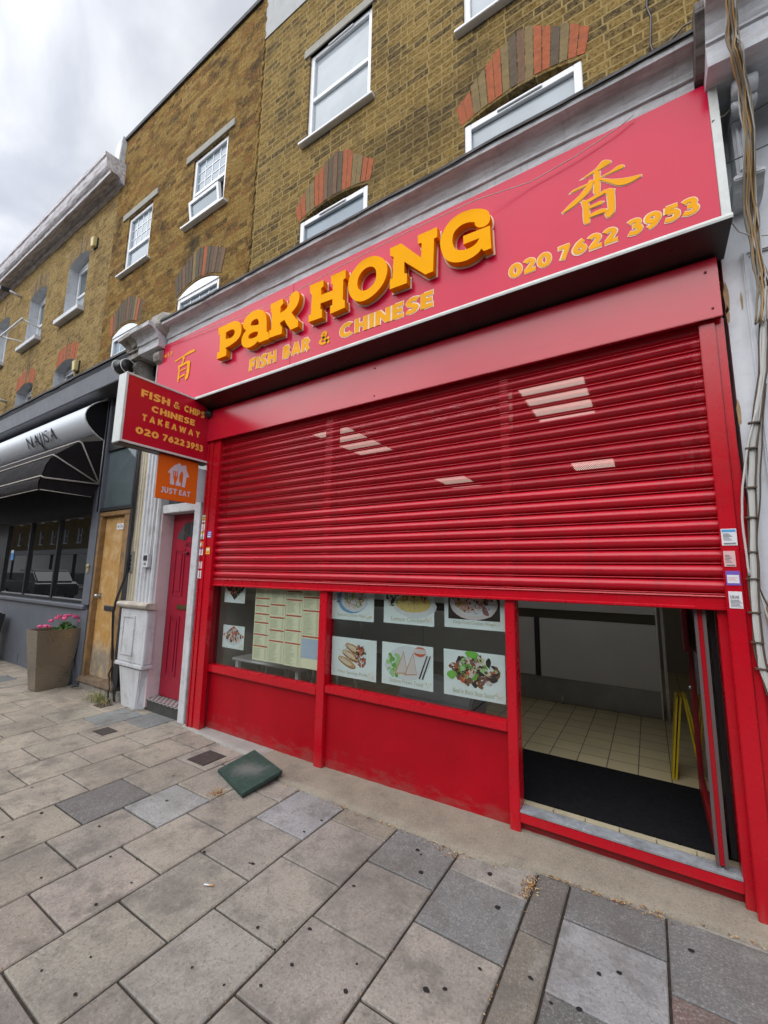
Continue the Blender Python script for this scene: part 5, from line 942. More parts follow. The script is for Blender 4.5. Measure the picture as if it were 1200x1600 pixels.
def sign_text(s, par, name, o, u, v, w, h, mat, out=None, t=0.25, gap=0.10, lean=0.0):
    vs, fs = stroke_text(s, t, gap); mb = MB(); put(mb, (vs, fs), o, u, v, w, h); x = mb.build(name, mat, par, normals=False)
    if out:
        nn = Vector(u).cross(Vector(v)); g_ = 0.05 * h; mb = MB(); put(mb, stroke_text(s, t + 0.10, gap), Vector(o) - nn * 0.0016 - Vector(u) * g_ - Vector(v) * g_, u, v, w + 2 * g_, h + 2 * g_); mb.build('outline', out, x, normals=False)
    return x
def flat_text(s, par, name, o, u, v, w, h, mat, out=None, bold=0.05, grow=0.035, sp=1.0, dep=0.003):
    mb = MB(); put(mb, text_mesh(s, 0, bold, spacing=sp), o, u, v, w, h)
    x = mb.build(name, mat, par, normals=False)
    if out:
        nn = Vector(u).cross(Vector(v)); mb = MB(); g_ = 0.0045
        put(mb, text_mesh(s, 0, bold + grow, spacing=sp), Vector(o) - nn * 0.0015 - Vector(u) * g_ - Vector(v) * g_, u, v, w + 2 * g_, h + 2 * g_); mb.build('outline', out, x, normals=False)
    return x
YS = -0.2535
sign_text('FISH', fs_, 'lettering', (-3.156, YS, 3.412), X, Z, 0.368, 0.130, letter_or, halo)
sign_text('BAR', fs_, 'lettering', (-2.700, YS, 3.412), X, Z, 0.325, 0.130, letter_or, halo)
sign_text('&', fs_, 'lettering', (-2.270, YS, 3.412), X, Z, 0.125, 0.130, letter_or, None, 0.17)
sign_text('CHINESE', fs_, 'lettering', (-2.045, YS, 3.412), X, Z, 0.855, 0.130, letter_or, halo)
sign_text('020', fs_, 'phone_number', (-0.645, YS, 3.405), X, Z, 0.262, 0.100, letter_or, halo)
sign_text('7622', fs_, 'phone_number', (-0.34, YS, 3.405), X, Z, 0.315, 0.100, letter_or, halo)
sign_text('3953', fs_, 'phone_number', (0.025, YS, 3.405), X, Z, 0.325, 0.100, letter_or, halo)
flat_text('413', fs_, 'house_number', (-4.71, YS, 3.975), X, Z, 0.175, 0.052, letter_or, None, 0.01)
for key, nm in (('c1', 'chinese_character'), ('c2', 'chinese_character')):
    mb = MB(); mo = MB()
    for i, lp in enumerate(xz_loops(key)):
        vs, fc = curve_mesh([lp], 0, 0); mb.add([(x, -0.2545 - 0.0003 * i, zz) for x, zz, z in vs], fc)
        vs, fc = curve_mesh([lp], 0, 0.0045); mo.add([(x, -0.2512 - 0.0002 * i, zz) for x, zz, z in vs], fc)
    x = mb.build(nm, letter_or, fs_, normals=False)
    if key == 'c1': mo.build('outline', halo, x, normals=False)

ps = empty('projecting_sign', (-4.0, -0.5, 2.66), 'red double sided box sign projecting over the pavement lettered FISH & CHIPS CHINESE TAKEAWAY', 'sign')
mb = MB(); mb.box(-4.14, -4.003, -0.955, -0.012, 2.655, 3.325); mb.build('sign_box', trim, ps, bevel=0.003)
box('sign_face', -4.003, -3.999, -0.935, -0.015, 2.675, 3.305, sign_red2, ps, 0)
mb = MB(); mb.box(-4.005, -3.992, -0.957, -0.012, 3.306, 3.327); mb.box(-4.005, -3.992, -0.957, -0.012, 2.653, 2.674); mb.box(-4.005, -3.992, -0.957, -0.936, 2.6745, 3.3055); mb.build('sign_trim', trim, ps, bevel=0.002)
box('sign_underside', -4.135, -4.01, -0.95, -0.02, 2.645, 2.654, black, ps, 0)
XS = -3.9975
for s_, y0, z0, w, h, sp in (('FISH', -0.810, 3.135, 0.285, 0.077, 1.04), ('&', -0.485, 3.135, 0.068, 0.077, 1), ('CHIPS', -0.370, 3.137, 0.240, 0.075, 1.04), ('CHINESE', -0.700, 3.018, 0.462, 0.068, 1.04),
                              ('TAKEAWAY', -0.779, 2.903, 0.612, 0.074, 1.12), ('020', -0.826, 2.766, 0.222, 0.068, 1), ('7622', -0.565, 2.766, 0.232, 0.070, 1), ('3953', -0.312, 2.764, 0.194, 0.072, 1)):
    sign_text(s_, ps, 'lettering', (XS, y0, z0), Y, Z, w, h, letter_ye, None, 0.17 if s_ == '&' else 0.25, 0.09 + 0.3 * (sp > 1.1))
cm = empty('dome_camera', (-3.97, -0.08, 3.2), 'small black dome security camera at the inner edge of the projecting sign', 'camera'); MB().ell((-3.965, -0.085, 3.20), (0.035, 0.045, 0.042), 18, 12).build('dome', black, cm); MB().cyl((-3.995, -0.085, 3.20), (-3.975, -0.085, 3.20), 0.05, 20).build('mount', grey_dark, cm)

je = empty('delivery_sign', (-4.05, -0.33, 2.2), 'square orange JUST EAT sign with white house logo hanging under the projecting sign', 'sign')
orng = paint('orange_sign_panel', (0.74, 0.145, 0.006), 0.4, 0.04, 2)
box('panel', -4.066, -4.052, -0.554, -0.115, 2.197, 2.650, orng, je, 0.003)
wht = flat('white_vinyl', (0.62, 0.60, 0.66), 0.5)
mb = MB(); vs, fc = curve_mesh([curve_pts([tuple(p) for p in LET['logo'][0]], 3)], 0, 0); mb.add([(-4.0505, y, z) for y, z, _ in vs], fc); mb.build('house_logo', wht, je, normals=False)
sign_text('JUST', je, 'lettering', (-4.0502, -0.502, 2.259), Y, Z, 0.165, 0.062, wht, None, 0.22)
sign_text('EAT', je, 'lettering', (-4.0502, -0.312, 2.259), Y, Z, 0.125, 0.060, wht, None, 0.22)
box('hanger', -4.062, -4.056, -0.45, -0.44, 2.65, 2.66, black, je, 0); box('hanger', -4.062, -4.056, -0.2, -0.19, 2.65, 2.66, black, je, 0)
wp = box('white_panel', -4.062, -4.052, -0.112, 0.03, 2.225, 2.59, flat('blank_white_panel', (0.58, 0.57, 0.62), 0.4), None, 0.003, origin=(-4.057, -0.04, 2.22)); tag(wp, 'blank whitish panel between the orange square sign and the red shutter guide', 'panel')

# ================================================================ stickers
def sticker(x0, x1, z0, z1, y, base, bits, label, grp, face='y', fx=0):
    o = box('sticker', x0, x1, y - 0.0012, y + 0.001, z0, z1, base, None, 0, origin=(x0, y, z0)); tag(o, label, 'sticker', grp)
    for k, (a, b, c, d, m_) in enumerate(bits):
        w, h = x1 - x0, z1 - z0; box('print', x0 + a * w, x0 + b * w, y - 0.0017 - 0.0002 * k, y - 0.0013, z0 + c * h, z0 + d * h, m_, o, 0, normals=False)
    return o
stw = flat('white_sticker', (0.68, 0.69, 0.72), 0.5); stb = flat('blue_print', (0.10, 0.32, 0.62), 0.5); stk = flat('grey_print', (0.22, 0.22, 0.24), 0.5); stp = flat('purple_print', (0.16, 0.10, 0.42), 0.5); stpk = flat('pink_sticker', (0.68, 0.42, 0.42), 0.5); sto = flat('orange_print', (0.72, 0.16, 0.03), 0.5); sty = flat('yellow_print', (0.78, 0.42, 0.04), 0.5); stg = flat('green_print', (0.2, 0.45, 0.3), 0.5); stn = flat('brown_print', (0.28, 0.17, 0.05), 0.5); stu = flat('blue_sticker_base', (0.12, 0.16, 0.55), 0.5)
lines = lambda z0, z1, n, m_, a=.12, b=.7: [(a, b - 0.1 * (i % 3), z0 + (z1 - z0) * i / n, z0 + (z1 - z0) * (i + 0.45) / n, m_) for i in range(n)]
GY = -0.053
sticker(0.327, 0.388, 1.668, 1.752, GY, stw, [(.05, .95, .80, .95, stb)] + lines(.3, .76, 6, stk) + [(.12, .9, .08, .16, stk)], 'white notice with a blue heading, topmost on the right shutter guide', 'stickers on the shutter guides')
sticker(0.328, 0.374, 1.562, 1.640, GY, stpk, lines(.25, .8, 6, stk) + [(.2, .9, .06, .13, stk)], 'pale pink notice with small print, second from the top on the right shutter guide', 'stickers on the shutter guides')
sticker(0.329, 0.384, 1.470, 1.541, GY, stp, [(.08, .92, .15, .72, stw)] + lines(.3, .6, 4, stpk, .14, .8), 'purple headed notice, third from the top on the right shutter guide', 'stickers on the shutter guides')
so = sticker(0.332, 0.384, 1.358, 1.440, GY, stw, lines(.08, .55, 6, stk, .1, .95), 'white certificate with large letters, lowest on the right shutter guide', 'stickers on the shutter guides')
flat_text('UKAS', so, 'print', (0.337, GY - 0.002, 1.405), X, Z, 0.035, 0.016, stk)
GL = -0.0635
for i, (x0, x1, z0, z1, bm_, bits, lb_) in enumerate([
 (-3.99, -3.93, 1.995, 2.085, stn, [(.1, .9, .1, .3, stw), (.1, .9, .45, .6, sty), (.1, .9, .75, .9, stw)], 'brown and cream sticker, highest on the left shutter guide'),
 (-3.99, -3.935, 1.905, 1.985, stw, [(.2, .8, .3, .6, stpk), (.6, .9, .1, .25, sto)], 'white and pink sticker just under the brown one on the left guide'),
 (-3.992, -3.935, 1.825, 1.895, stw, [(.05, .95, .75, .98, sty), (.1, .9, .1, .4, stg)], 'white sticker with a yellow heading on the left guide'),
 (-3.992, -3.935, 1.735, 1.80, sto, [(.1, .6, .2, .8, stw)], 'orange sticker with a white mark on the left guide'),
 (-3.994, -3.935, 1.655, 1.725, stw, [(0, 1, .85, 1, stp), (.1, .5, .2, .7, stpk)], 'white sticker with a purple edge on the left guide'),
 (-3.985, -3.93, 1.515, 1.59, stpk, lines(.2, .8, 4, stw, .2, .9), 'pink sticker below the purple edged one on the left guide'),
 (-3.99, -3.935, 1.415, 1.495, stw, lines(.2, .8, 4, stk, .3, .9), 'plain white notice, lowest on the left shutter guide')]):
    sticker(x0, x1, z0, z1, GL, bm_, bits, lb_, 'stickers on the shutter guides')
sticker(-3.895, -3.83, 1.835, 1.905, GY, stu, [(.1, .9, .1, .3, stw), (.1, .9, .45, .55, stw), (.3, .9, .7, .85, stw)], 'blue sticker at the inner edge of the left shutter guide', 'stickers on the shutter guides')
sticker(-3.898, -3.835, 1.665, 1.735, GY, sty, [(.1, .9, .55, .8, stw), (.2, .8, .2, .4, sto)], 'yellow sticker at the inner edge of the left shutter guide', 'stickers on the shutter guides')

# ================================================================ window posters and menu (hung just inside the glass)
PY = 0.068
card = paint('pale_blue_poster_card', (0.72, 0.82, 0.83), 0.35, 0.06, 3)
plate = flat('white_plate', (0.62, 0.66, 0.70), 0.4); cap_m = flat('gold_caption', (0.42, 0.42, 0.28), 0.5)
fc = {k: flat('food_' + k, v, 0.5) for k, v in dict(brown=(0.20, 0.075, 0.03), dark=(0.025, 0.018, 0.016), tan=(0.50, 0.30, 0.12), cream=(0.66, 0.56, 0.42), green=(0.12, 0.36, 0.05), pale_green=(0.30, 0.55, 0.25), red=(0.55, 0.09, 0.03), pink=(0.58, 0.33, 0.30), noodle=(0.48, 0.34, 0.10), onion=(0.6, 0.55, 0.55), blue=(0.14, 0.32, 0.52), yellow=(0.62, 0.50, 0.16), plum=(0.22, 0.10, 0.10), gold=(0.6, 0.42, 0.15)).items()}
fkeys = list(fc)
def blob(mb, mi, x, z, rx, rz, ang, y, rr, n=9, j=0.22):
    pts = []
    for q in range(n):
        a = -2 * math.pi * q / n; r_ = 1 + rr.uniform(-j, j); u, v = rx * r_ * math.cos(a), rz * r_ * math.sin(a)
        pts.append((x + u * math.cos(ang) - v * math.sin(ang), y, z + u * math.sin(ang) + v * math.cos(ang)))
    mb.mi = mi; mb.add(pts, [tuple(range(n))])
def poster(x0, x1, z0, z1, cap, kind, seed, label, cat='poster'):
    o = box('food_poster', x0, x1, PY, PY + 0.002, z0, z1, card, None, 0, origin=(x0, PY, z0)); tag(o, label, cat, 'food posters in the window')
    rr = random.Random(seed); mats = [plate] + [fc[k] for k in fkeys]; ix = {k: i + 1 for i, k in enumerate(fkeys)}; mb = MB(); w, h = x1 - x0, z1 - z0; cx, cz = (x0 + x1) / 2, z0 + h * 0.56; yy = [PY - 0.0006]
    def B(k, x, z, rx, rz, a=0, n=9, j=.22): yy[0] -= 0.00002; blob(mb, ix.get(k, 0), x, z, rx, rz, a, yy[0], rr, n, j)
    def S(keys, n, X0, X1, Z0, Z1, r0, r1, el=0.6, disk=True):
        for _ in range(n):
            a, r_ = rr.uniform(0, 6.28), math.sqrt(rr.random()); x = (X0 + X1) / 2 + (X1 - X0) / 2 * r_ * math.cos(a); z = (Z0 + Z1) / 2 + (Z1 - Z0) / 2 * r_ * math.sin(a)
            r = rr.uniform(r0, r1); B(rr.choice(keys), x, z, r, r * el, rr.uniform(0, 3.14))
    if kind == 'noodles': B('blue', cx, cz, w * .36, h * .38, n=20, j=.03); B('plate', cx + .02, cz, w * .31, h * .34, n=20, j=.03); S(['noodle', 'tan', 'cream', 'brown', 'green'], 150, cx - w * .20, cx + w * .28, cz - h * .26, cz + h * .3, .006, .02, .25); S(['dark', 'cream'], 8, x0 + .03, x0 + .1, cz - .1, cz + .1, .005, .015)
    if kind == 'lemon': B('plate', cx + w * .12, cz - h * .1, w * .42, h * .3, n=20, j=.03); B('yellow', cx + w * .1, cz - h * .05, w * .36, h * .22, n=16, j=.05); S(['dark', 'dark', 'green', 'onion'], 40, x0 + w * .06, x0 + w * .3, cz - h * .15, cz + h * .3, .008, .02); S(['gold', 'tan', 'yellow', 'cream', 'brown'], 70, cx - w * .15, cx + w * .38, cz - h * .05, cz + h * .3, .01, .024, .6)
    if kind == 'wings': B('dark', cx, cz + .01, w * .44, h * .40, n=4, j=0); mb.mi = ix['dark']; mb.add([(x0 + w * .07, yy[0] - .00002, z0 + h * .2), (x0 + w * .93, yy[0] - .00002, z0 + h * .2), (x0 + w * .93, yy[0] - .00002, z1 - .01), (x0 + w * .07, yy[0] - .00002, z1 - .01)], [(0, 1, 2, 3)]); yy[0] -= .0002; B('onion', cx, cz, w * .40, h * .36, n=24, j=.02); B('plate', cx, cz + .01, w * .36, h * .30, n=24, j=.02); S(['pink', 'plum', 'tan', 'brown', 'pink'], 46, cx - w * .33, cx + w * .33, cz - h * .2, cz + h * .3, .02, .04, .5); S(['dark', 'brown', 'cream'], 70, cx - w * .33, cx + w * .33, cz - h * .2, cz + h * .3, .003, .008, .7)
    if kind == 'rolls':
        for i in range(3):
            X_, Z_ = cx - .06 + i * .035, cz - .06 + i * .055; B('brown', X_, Z_, .095, .032, -.35, 14, .06); B('tan', X_ - .004, Z_ + .006, .09, .026, -.35, 14, .06); B('cream', X_ - .02, Z_ + .008, .07, .016, -.35, 12, .1)
        S(['dark', 'brown', 'red', 'plum'], 60, cx + .02, cx + .12, cz - .09, cz + .09, .006, .016)
    if kind == 'toast':
        B('plate', cx, cz, w * .44, h * .40, .2, 20, .05); S(['pale_green', 'green', 'pale_green'], 26, x0 + .04, x0 + .19, cz - .1, cz + .05, .015, .035); B('red', cx + .11, cz + .09, .05, .035, n=16, j=.05); B('onion', cx + .11, cz + .094, .056, .02, n=12, j=.05)
        for dx, sc_ in ((-.03, 1), (.05, .95)):
            yy[0] -= .0001; mb.mi = ix['tan']; mb.add([(cx + dx - .075 * sc_, yy[0], cz - .09), (cx + dx + .04 * sc_, yy[0], cz - .075), (cx + dx + .005, yy[0], cz + .085)], [(0, 1, 2)]); yy[0] -= .0001; mb.mi = ix['onion']; mb.add([(cx + dx - .06 * sc_, yy[0], cz - .08), (cx + dx + .035 * sc_, yy[0], cz - .068), (cx + dx + .003, yy[0], cz + .07)], [(0, 1, 2)])
        yy[0] -= .0001; mb.mi = ix['dark']
        for dx in (.10, .125): mb.add([(cx + dx, yy[0], cz - .10), (cx + dx + .012, yy[0], cz - .10), (cx + dx + .075, yy[0], cz + .07), (cx + dx + .065, yy[0], cz + .07)], [(0, 1, 2, 3)])
    if kind == 'beef': S(['dark', 'brown', 'plum', 'dark', 'brown'], 80, cx - w * .38, cx + w * .38, cz - h * .26, cz + h * .32, .014, .034, .6); S(['green', 'pale_green', 'onion', 'cream', 'red'], 44, cx - w * .38, cx + w * .38, cz - h * .26, cz + h * .34, .012, .028, .6); S(['dark', 'brown'], 50, cx - w * .36, cx + w * .36, cz - h * .24, cz + h * .3, .004, .014); B('green', x0 + .06, cz - .03, .035, .028); B('green', cx - .01, cz + .115, .05, .02)
    if kind == 'small_red': B('red', cx, cz, w * .5, h * .42, n=4, j=0); B('plate', cx, cz - .01, w * .42, h * .36, n=18, j=.02); S(['pink', 'red', 'brown', 'dark', 'cream'], 60, cx - w * .36, cx + w * .36, cz - h * .26, cz + h * .28, .01, .022); 
    if kind == 'small_salad': B('dark', cx, cz, w * .48, h * .46, n=4, j=0); S(['onion', 'green', 'plum', 'red', 'cream', 'dark'], 70, cx - w * .42, cx + w * .42, cz - h * .3, cz + h * .45, .01, .022)
    if kind in ('beef', 'wings', 'lemon', 'noodles', 'rolls', 'small_red', 'small_salad'): S(['dark', 'brown', 'cream', 'tan', 'plum'], 120, cx - w * .34, cx + w * .34, cz - h * .22, cz + h * .30, .0015, .005, .7)
    S(['gold', 'cream'], 10, x1 - .07, x1 - .015, z0 + .02, z0 + .07, .003, .007)
    mb.build('picture', mats, o, normals=False)
    if cap: flat_text(cap, o, 'caption', (x0 + w * .16, PY - 0.0012, z0 + .022), X, Z, w * .66, .030, cap_m, None, 0.0)
    return o
poster(-2.295, -1.86, 1.115, 1.42, 'Special Chow Mein', 'noodles', 1, 'poster of a bowl of noodles, upper left of the six')
poster(-1.766, -1.335, 1.122, 1.43, 'Lemon Chicken', 'lemon', 2, 'poster of yellow lemon chicken, upper middle of the six')
poster(-1.254, -0.822, 1.131, 1.43, 'Deep Fried Chicken Wing', 'wings', 3, 'poster of chicken wings on a plate, upper right of the six')
poster(-2.270, -1.828, 0.666, 0.974, 'Mini Spring Rolls', 'rolls', 4, 'poster of golden spring rolls, lower left of the six')
poster(-1.776, -1.343, 0.672, 0.978, 'Sesame Prawn Toast', 'toast', 5, 'poster of triangular toasts with salad and dip, lower middle of the six')
poster(-1.260, -0.827, 0.676, 0.980, 'Beef in Black Bean Sauce', 'beef', 6, 'poster of dark beef and green peppers, lower right of the six')
poster(-3.700, -3.390, 1.180, 1.46, None, 'small_salad', 7, 'small dark food picture high in the left window, cut off by the shutter')
poster(-3.686, -3.366, 0.738, 0.958, None, 'small_red', 8, 'small red edged food picture low in the left window')
mn = empty('menu', (-2.83, PY, 0.67), 'pale green takeaway menu of four columns with red headings taped inside the left window', 'menu')
mpap = paint('pale_green_menu_paper', (0.78, 0.79, 0.56), 0.5, 0.05, 3); mred = flat('menu_red_bar', (0.50, 0.08, 0.05), 0.5); mline = flat('menu_print', (0.30, 0.36, 0.24), 0.6); mblu = flat('pale_blue_note', (0.42, 0.52, 0.66), 0.5)
heads = [[1.235, 1.165, 1.09, 1.01, 0.90, 0.795], [1.335, 1.185, 1.07, 0.955, 0.86], [1.315, 1.24, 1.10, 0.97, 0.86], [1.27, 1.155, 0.935]]
rr = random.Random(9)
for i in range(4):
    x0 = -3.236 + i * 0.206; x1 = x0 + 0.202; zb = 0.672 + (0.004 if i % 2 else 0)
    pg = box('page', x0, x1, PY - 0.001 * (i % 2), PY + 0.001, zb, 1.46, mpap, mn, 0); yb = PY - 0.001 * (i % 2) - 0.0006
    mb = MB()
    for hz in heads[i]: mb.quad((x0 + .008, yb, hz), (x1 - .006, yb, hz), (x1 - .006, yb, hz + .013), (x0 + .008, yb, hz + .013))
    mb.build('heading_bar', mred, pg, normals=False)
    mb = MB(); z = 0.69 if i < 3 else 0.95
    while z < 1.44:
        if all(abs(z - (hz + .006)) > .016 for hz in heads[i]):
            mb.quad((x0 + .014, yb, z), (x0 + .014 + rr.uniform(.06, .12), yb, z), (x0 + .014 + rr.uniform(.06, .12), yb, z + .0032), (x0 + .014, yb, z + .0032)); mb.quad((x1 - .04, yb, z), (x1 - .018, yb, z), (x1 - .018, yb, z + .0032), (x1 - .04, yb, z + .0032))
        z += 0.0098
    mb.build('small_print', mline, pg, normals=False)
    if i == 3: box('blue_note', x0 + .006, x1 - .008, yb - 0.0003, yb, 0.76, 0.925, mblu, pg, 0, normals=False)

# ================================================================ takeaway interior
def tile_mat(name, col, grout, size, rough=0.3):
    m = NT(name); b = m.n('ShaderNodeTexBrick', {'Vector': m.tc, 'Color1': (*col, 1), 'Color2': (*[v * 0.88 for v in col], 1), 'Mortar': (*grout, 1), 'Scale': 1.0, 'Mortar Size': 0.004, 'Mortar Smooth': 0.1, 'Brick Width': size, 'Row Height': size}); b.offset = 0.0
    m.set(col=m.mix(m.ramp(m.noise(3, 5), [(0.4, 0.0), (0.8, 0.4)]), b.outputs['Color'], tuple(v * 0.6 for v in col)), rough=rough); return m.mat
room = empty('shop_interior', (-1.75, 2.5, 0.12), 'takeaway interior shell with cream floor tiles and dim grey walls seen through the doorway', 'room')
inner_wall = paint('dim_cream_wall', (0.42, 0.40, 0.35), 0.6, 0.1, 2)
box('floor', -3.95, 0.45, 0.13, 5.1, -0.05, 0.1145, tile_mat('cream_floor_tiles', (0.60, 0.52, 0.32), (0.07, 0.06, 0.045), 0.2, 0.42), room, 0)
mb = MB(); mb.box(-4.0, -3.88, 0.101, 5.1, -0.05, 3.05); mb.box(0.42, 0.50, 0.125, 5.1, -0.05, 3.05); mb.box(-3.88, 0.42, 5.0, 5.1, -0.05, 3.05); mb.build('inner_wall', inner_wall, room)
box('ceiling', -4.0, 0.5, 0.101, 5.1, 3.02, 3.10, paint('ceiling_tile_grey', (0.28, 0.27, 0.25), 0.8, 0.05, 3), room, 0)
box('lobby_wall', -3.88, -0.84, 0.101, 0.16, -0.05, 0.49, inner_wall, room, 0)
litm = emit('lit_ceiling_panel', (1.0, 0.92, 0.80), 0.6)
for i, (xa, xb, ya, yb, ly) in enumerate([(-0.82, -0.30, 0.49, 1.38, 'nearer lit ceiling panel seen through the shutter at the right'), (-0.80, -0.265, 3.02, 3.90, 'farther lit ceiling panel seen through the shutter at the right'), (-3.04, -2.52, 0.49, 1.47, 'nearer lit ceiling panel seen through the shutter at the left'), (-2.80, -2.27, 3.06, 3.95, 'farther lit ceiling panel seen through the shutter at the left')]):
    o = empty('ceiling_light', ((xa + xb) / 2, (ya + yb) / 2, 3.0), ly, 'light', 'ceiling light panels'); box('diffuser', xa + .02, xb - .02, ya + .02, yb - .02, 2.995, 3.005, litm, o, 0)
    mb = MB(); mb.box(xa, xb, ya, ya + .02, 2.99, 3.02); mb.box(xa, xb, yb - .02, yb, 2.99, 3.02); mb.box(xa, xa + .02, ya + .02, yb - .02, 2.99, 3.02); mb.box(xb - .02, xb, ya + .02, yb - .02, 2.99, 3.02); mb.build('frame', upvc, o)
ct = empty('serving_counter', (-1.6, 2.6, 0.12), 'long grey fronted serving counter with steel kick plate inside the takeaway', 'counter')
gpan = paint('grey_counter_panel', (0.60, 0.61, 0.62), 0.35, 0.06, 2); skick = paint('brushed_kick_plate', (0.30, 0.30, 0.30), 0.35, 0.15, 8, metal=0.4)
for a, b in ((-3.85, -2.6), (-2.59, -1.16), (-1.10, 0.03)): box('front_panel', a, b, 2.39, 2.45, 0.38, 1.02, gpan, ct, 0.003)
box('corner_strip', -1.158, -1.102, 2.385, 2.45, 0.38, 1.02, grey_dark, ct, 0.003)
box('kick_plate', -3.85, 0.04, 2.41, 2.47, 0.12, 0.376, skick, ct, 0.003); box('recessed_band', -3.85, 0.03, 2.43, 2.9, 1.021, 1.12, paint('olive_brown_band', (0.07, 0.06, 0.035), 0.6), ct, 0.0)  # steel kick, and a dark olive band set back from the panels
box('display_front', -3.85, 0.03, 2.40, 2.45, 1.122, 1.42, gpan, ct, 0.003); box('counter_top', -3.85, 0.05, 2.36, 3.1, 1.421, 1.455, steel, ct, 0.004)
mb = MB(); mb.box(0.032, 0.045, 2.37, 2.9, 0.12, 1.42); mb.build('end_panel', upvc, ct); box('end_post', 0.075, 0.10, 2.38, 2.42, 0.12, 1.6, steel, ct, 0.002); mb = MB().cyl((-0.88, 2.38, 0.12), (-0.88, 2.38, 0.20), 0.012); mb.build('foot', steel, ct)
o = MB().box(-1.4, 0.30, 0.130, 0.90, 0.1145, 0.1245).build('door_mat', paint('black_door_mat', (0.012, 0.012, 0.014), 0.95, 0.3, 40, bump=0.5, bscale=200, spec=0.05), bevel=0.003, origin=(-0.2, 0.5, 0.115)); tag(o, 'large black mat lying inside the open doorway', 'mat')
# folded yellow wet-floor sign seen edge-on
wf_ = empty('wet_floor_sign', (0.135, 1.0, 0.115), 'yellow folding floor sign standing behind the open door', 'floor sign'); ylw = paint('yellow_plastic', (0.50, 0.36, 0.01), 0.4, 0.1, 5)
for nm, xb_ in (('panel', 0.075), ('panel', 0.235)):
    xt = 0.145; s_ = -1 if xb_ < xt else 1
    for k in (0, 0.022):
        MB().hexa([(xb_ + s_ * k * .8 - .006, 0.98, 0.116), (xb_ + s_ * k * .8 + .006, 0.98, 0.116), (xb_ + s_ * k * .8 + .006, 1.22, 0.116), (xb_ + s_ * k * .8 - .006, 1.22, 0.116)], [(xt + s_ * (.006 + k) - .006, 1.0, 0.66), (xt + s_ * (.006 + k) + .006, 1.0, 0.66), (xt + s_ * (.006 + k) + .006, 1.20, 0.66), (xt + s_ * (.006 + k) - .006, 1.20, 0.66)]).build(nm, ylw, wf_)
    break
for k, s_ in ((0.0, 1), (0.03, 1)):
    MB().hexa([(0.225 + k - .006, 0.98, 0.116), (0.225 + k + .006, 0.98, 0.116), (0.225 + k + .006, 1.22, 0.116), (0.225 + k - .006, 1.22, 0.116)], [(0.158 + k * .4 - .006, 1.0, 0.66), (0.158 + k * .4 + .006, 1.0, 0.66), (0.158 + k * .4 + .006, 1.20, 0.66), (0.158 + k * .4 - .006, 1.20, 0.66)]).build('panel', ylw, wf_)
# waiting area furniture glimpsed through the windows
chm = paint('pale_grey_plastic', (0.40, 0.42, 0.43), 0.4, 0.06, 4)
def chair(x, y, rz, label):
    t = empty('chair', (x, y, 0.115), label, 'chair', 'waiting area chairs'); n = 10
    mb = MB(); vs = []; W, H = 0.23, 0.42
    prof = [(-.20, .44), (-.10, .435), (.05, .43), (.15, .44), (.20, .50), (.23, .62), (.26, .76), (.275, .84)]
    for j, (v, z) in enumerate(prof):
        for i in range(n + 1): u = i / n * 2 - 1; w = W * (1 - 0.25 * max(0, (j - 6)) - (0.08 if j == 0 else 0)); vs.append((x + u * w, y + v - 0.04 * u * u * (1 if j > 3 else 0), 0.115 + z + 0.02 * u * u))
    mb.add(vs, [(j * (n + 1) + i, j * (n + 1) + i + 1, (j + 1) * (n + 1) + i + 1, (j + 1) * (n + 1) + i) for j in range(len(prof) - 1) for i in range(n)], True); s = mb.build('shell', chm, t)
    s.modifiers.new('s', 'SOLIDIFY').thickness = 0.012
    for sx_ in (-1, 1):
        for sy_ in (-1, 1): MB().tube([(x + sx_ * .15, y + sy_ * .12, 0.115 + .43), (x + sx_ * .2, y + sy_ * .2, 0.115)], 0.012, 8).build('leg', upvc, t)
    return t
chair(-3.55, 0.85, 0, 'pale grey plastic chair behind the small food pictures in the left window'); chair(-2.95, 0.95, 0, 'pale grey plastic chair behind the pale green menu')
tb = empty('cafe_table', (-3.3, 0.45, 0.115), 'low white table with square white legs inside the left window', 'table')
box('table_top', -3.72, -2.75, 0.22, 0.60, 0.585, 0.61, upvc, tb, 0.008)
for x, y in ((-3.66, .26), (-2.82, .26), (-3.66, .56), (-2.82, .56)): box('leg', x - .02, x + .02, y - .02, y + .02, 0.115, 0.584, upvc, tb, 0.002)
bx = empty('storage_box', (-1.45, 0.55, 0.115), 'grey plastic lidded box standing inside the right window', 'box'); gbx = paint('grey_storage_plastic', (0.16, 0.17, 0.18), 0.5, 0.1, 5)
MB().hexa([(-1.72, .36, .12), (-1.22, .36, .12), (-1.22, .74, .12), (-1.72, .74, .12)], [(-1.76, .33, .50), (-1.18, .33, .50), (-1.18, .77, .50), (-1.76, .77, .50)]).build('tub', gbx, bx, bevel=0.02); MB().extr_x([(.31, .502), (.31, .53), (.36, .60), (.45, .66), (.60, .66), (.72, .60), (.79, .53), (.79, .502)], -1.78, -1.16).build('lid', gbx, bx, bevel=0.012)

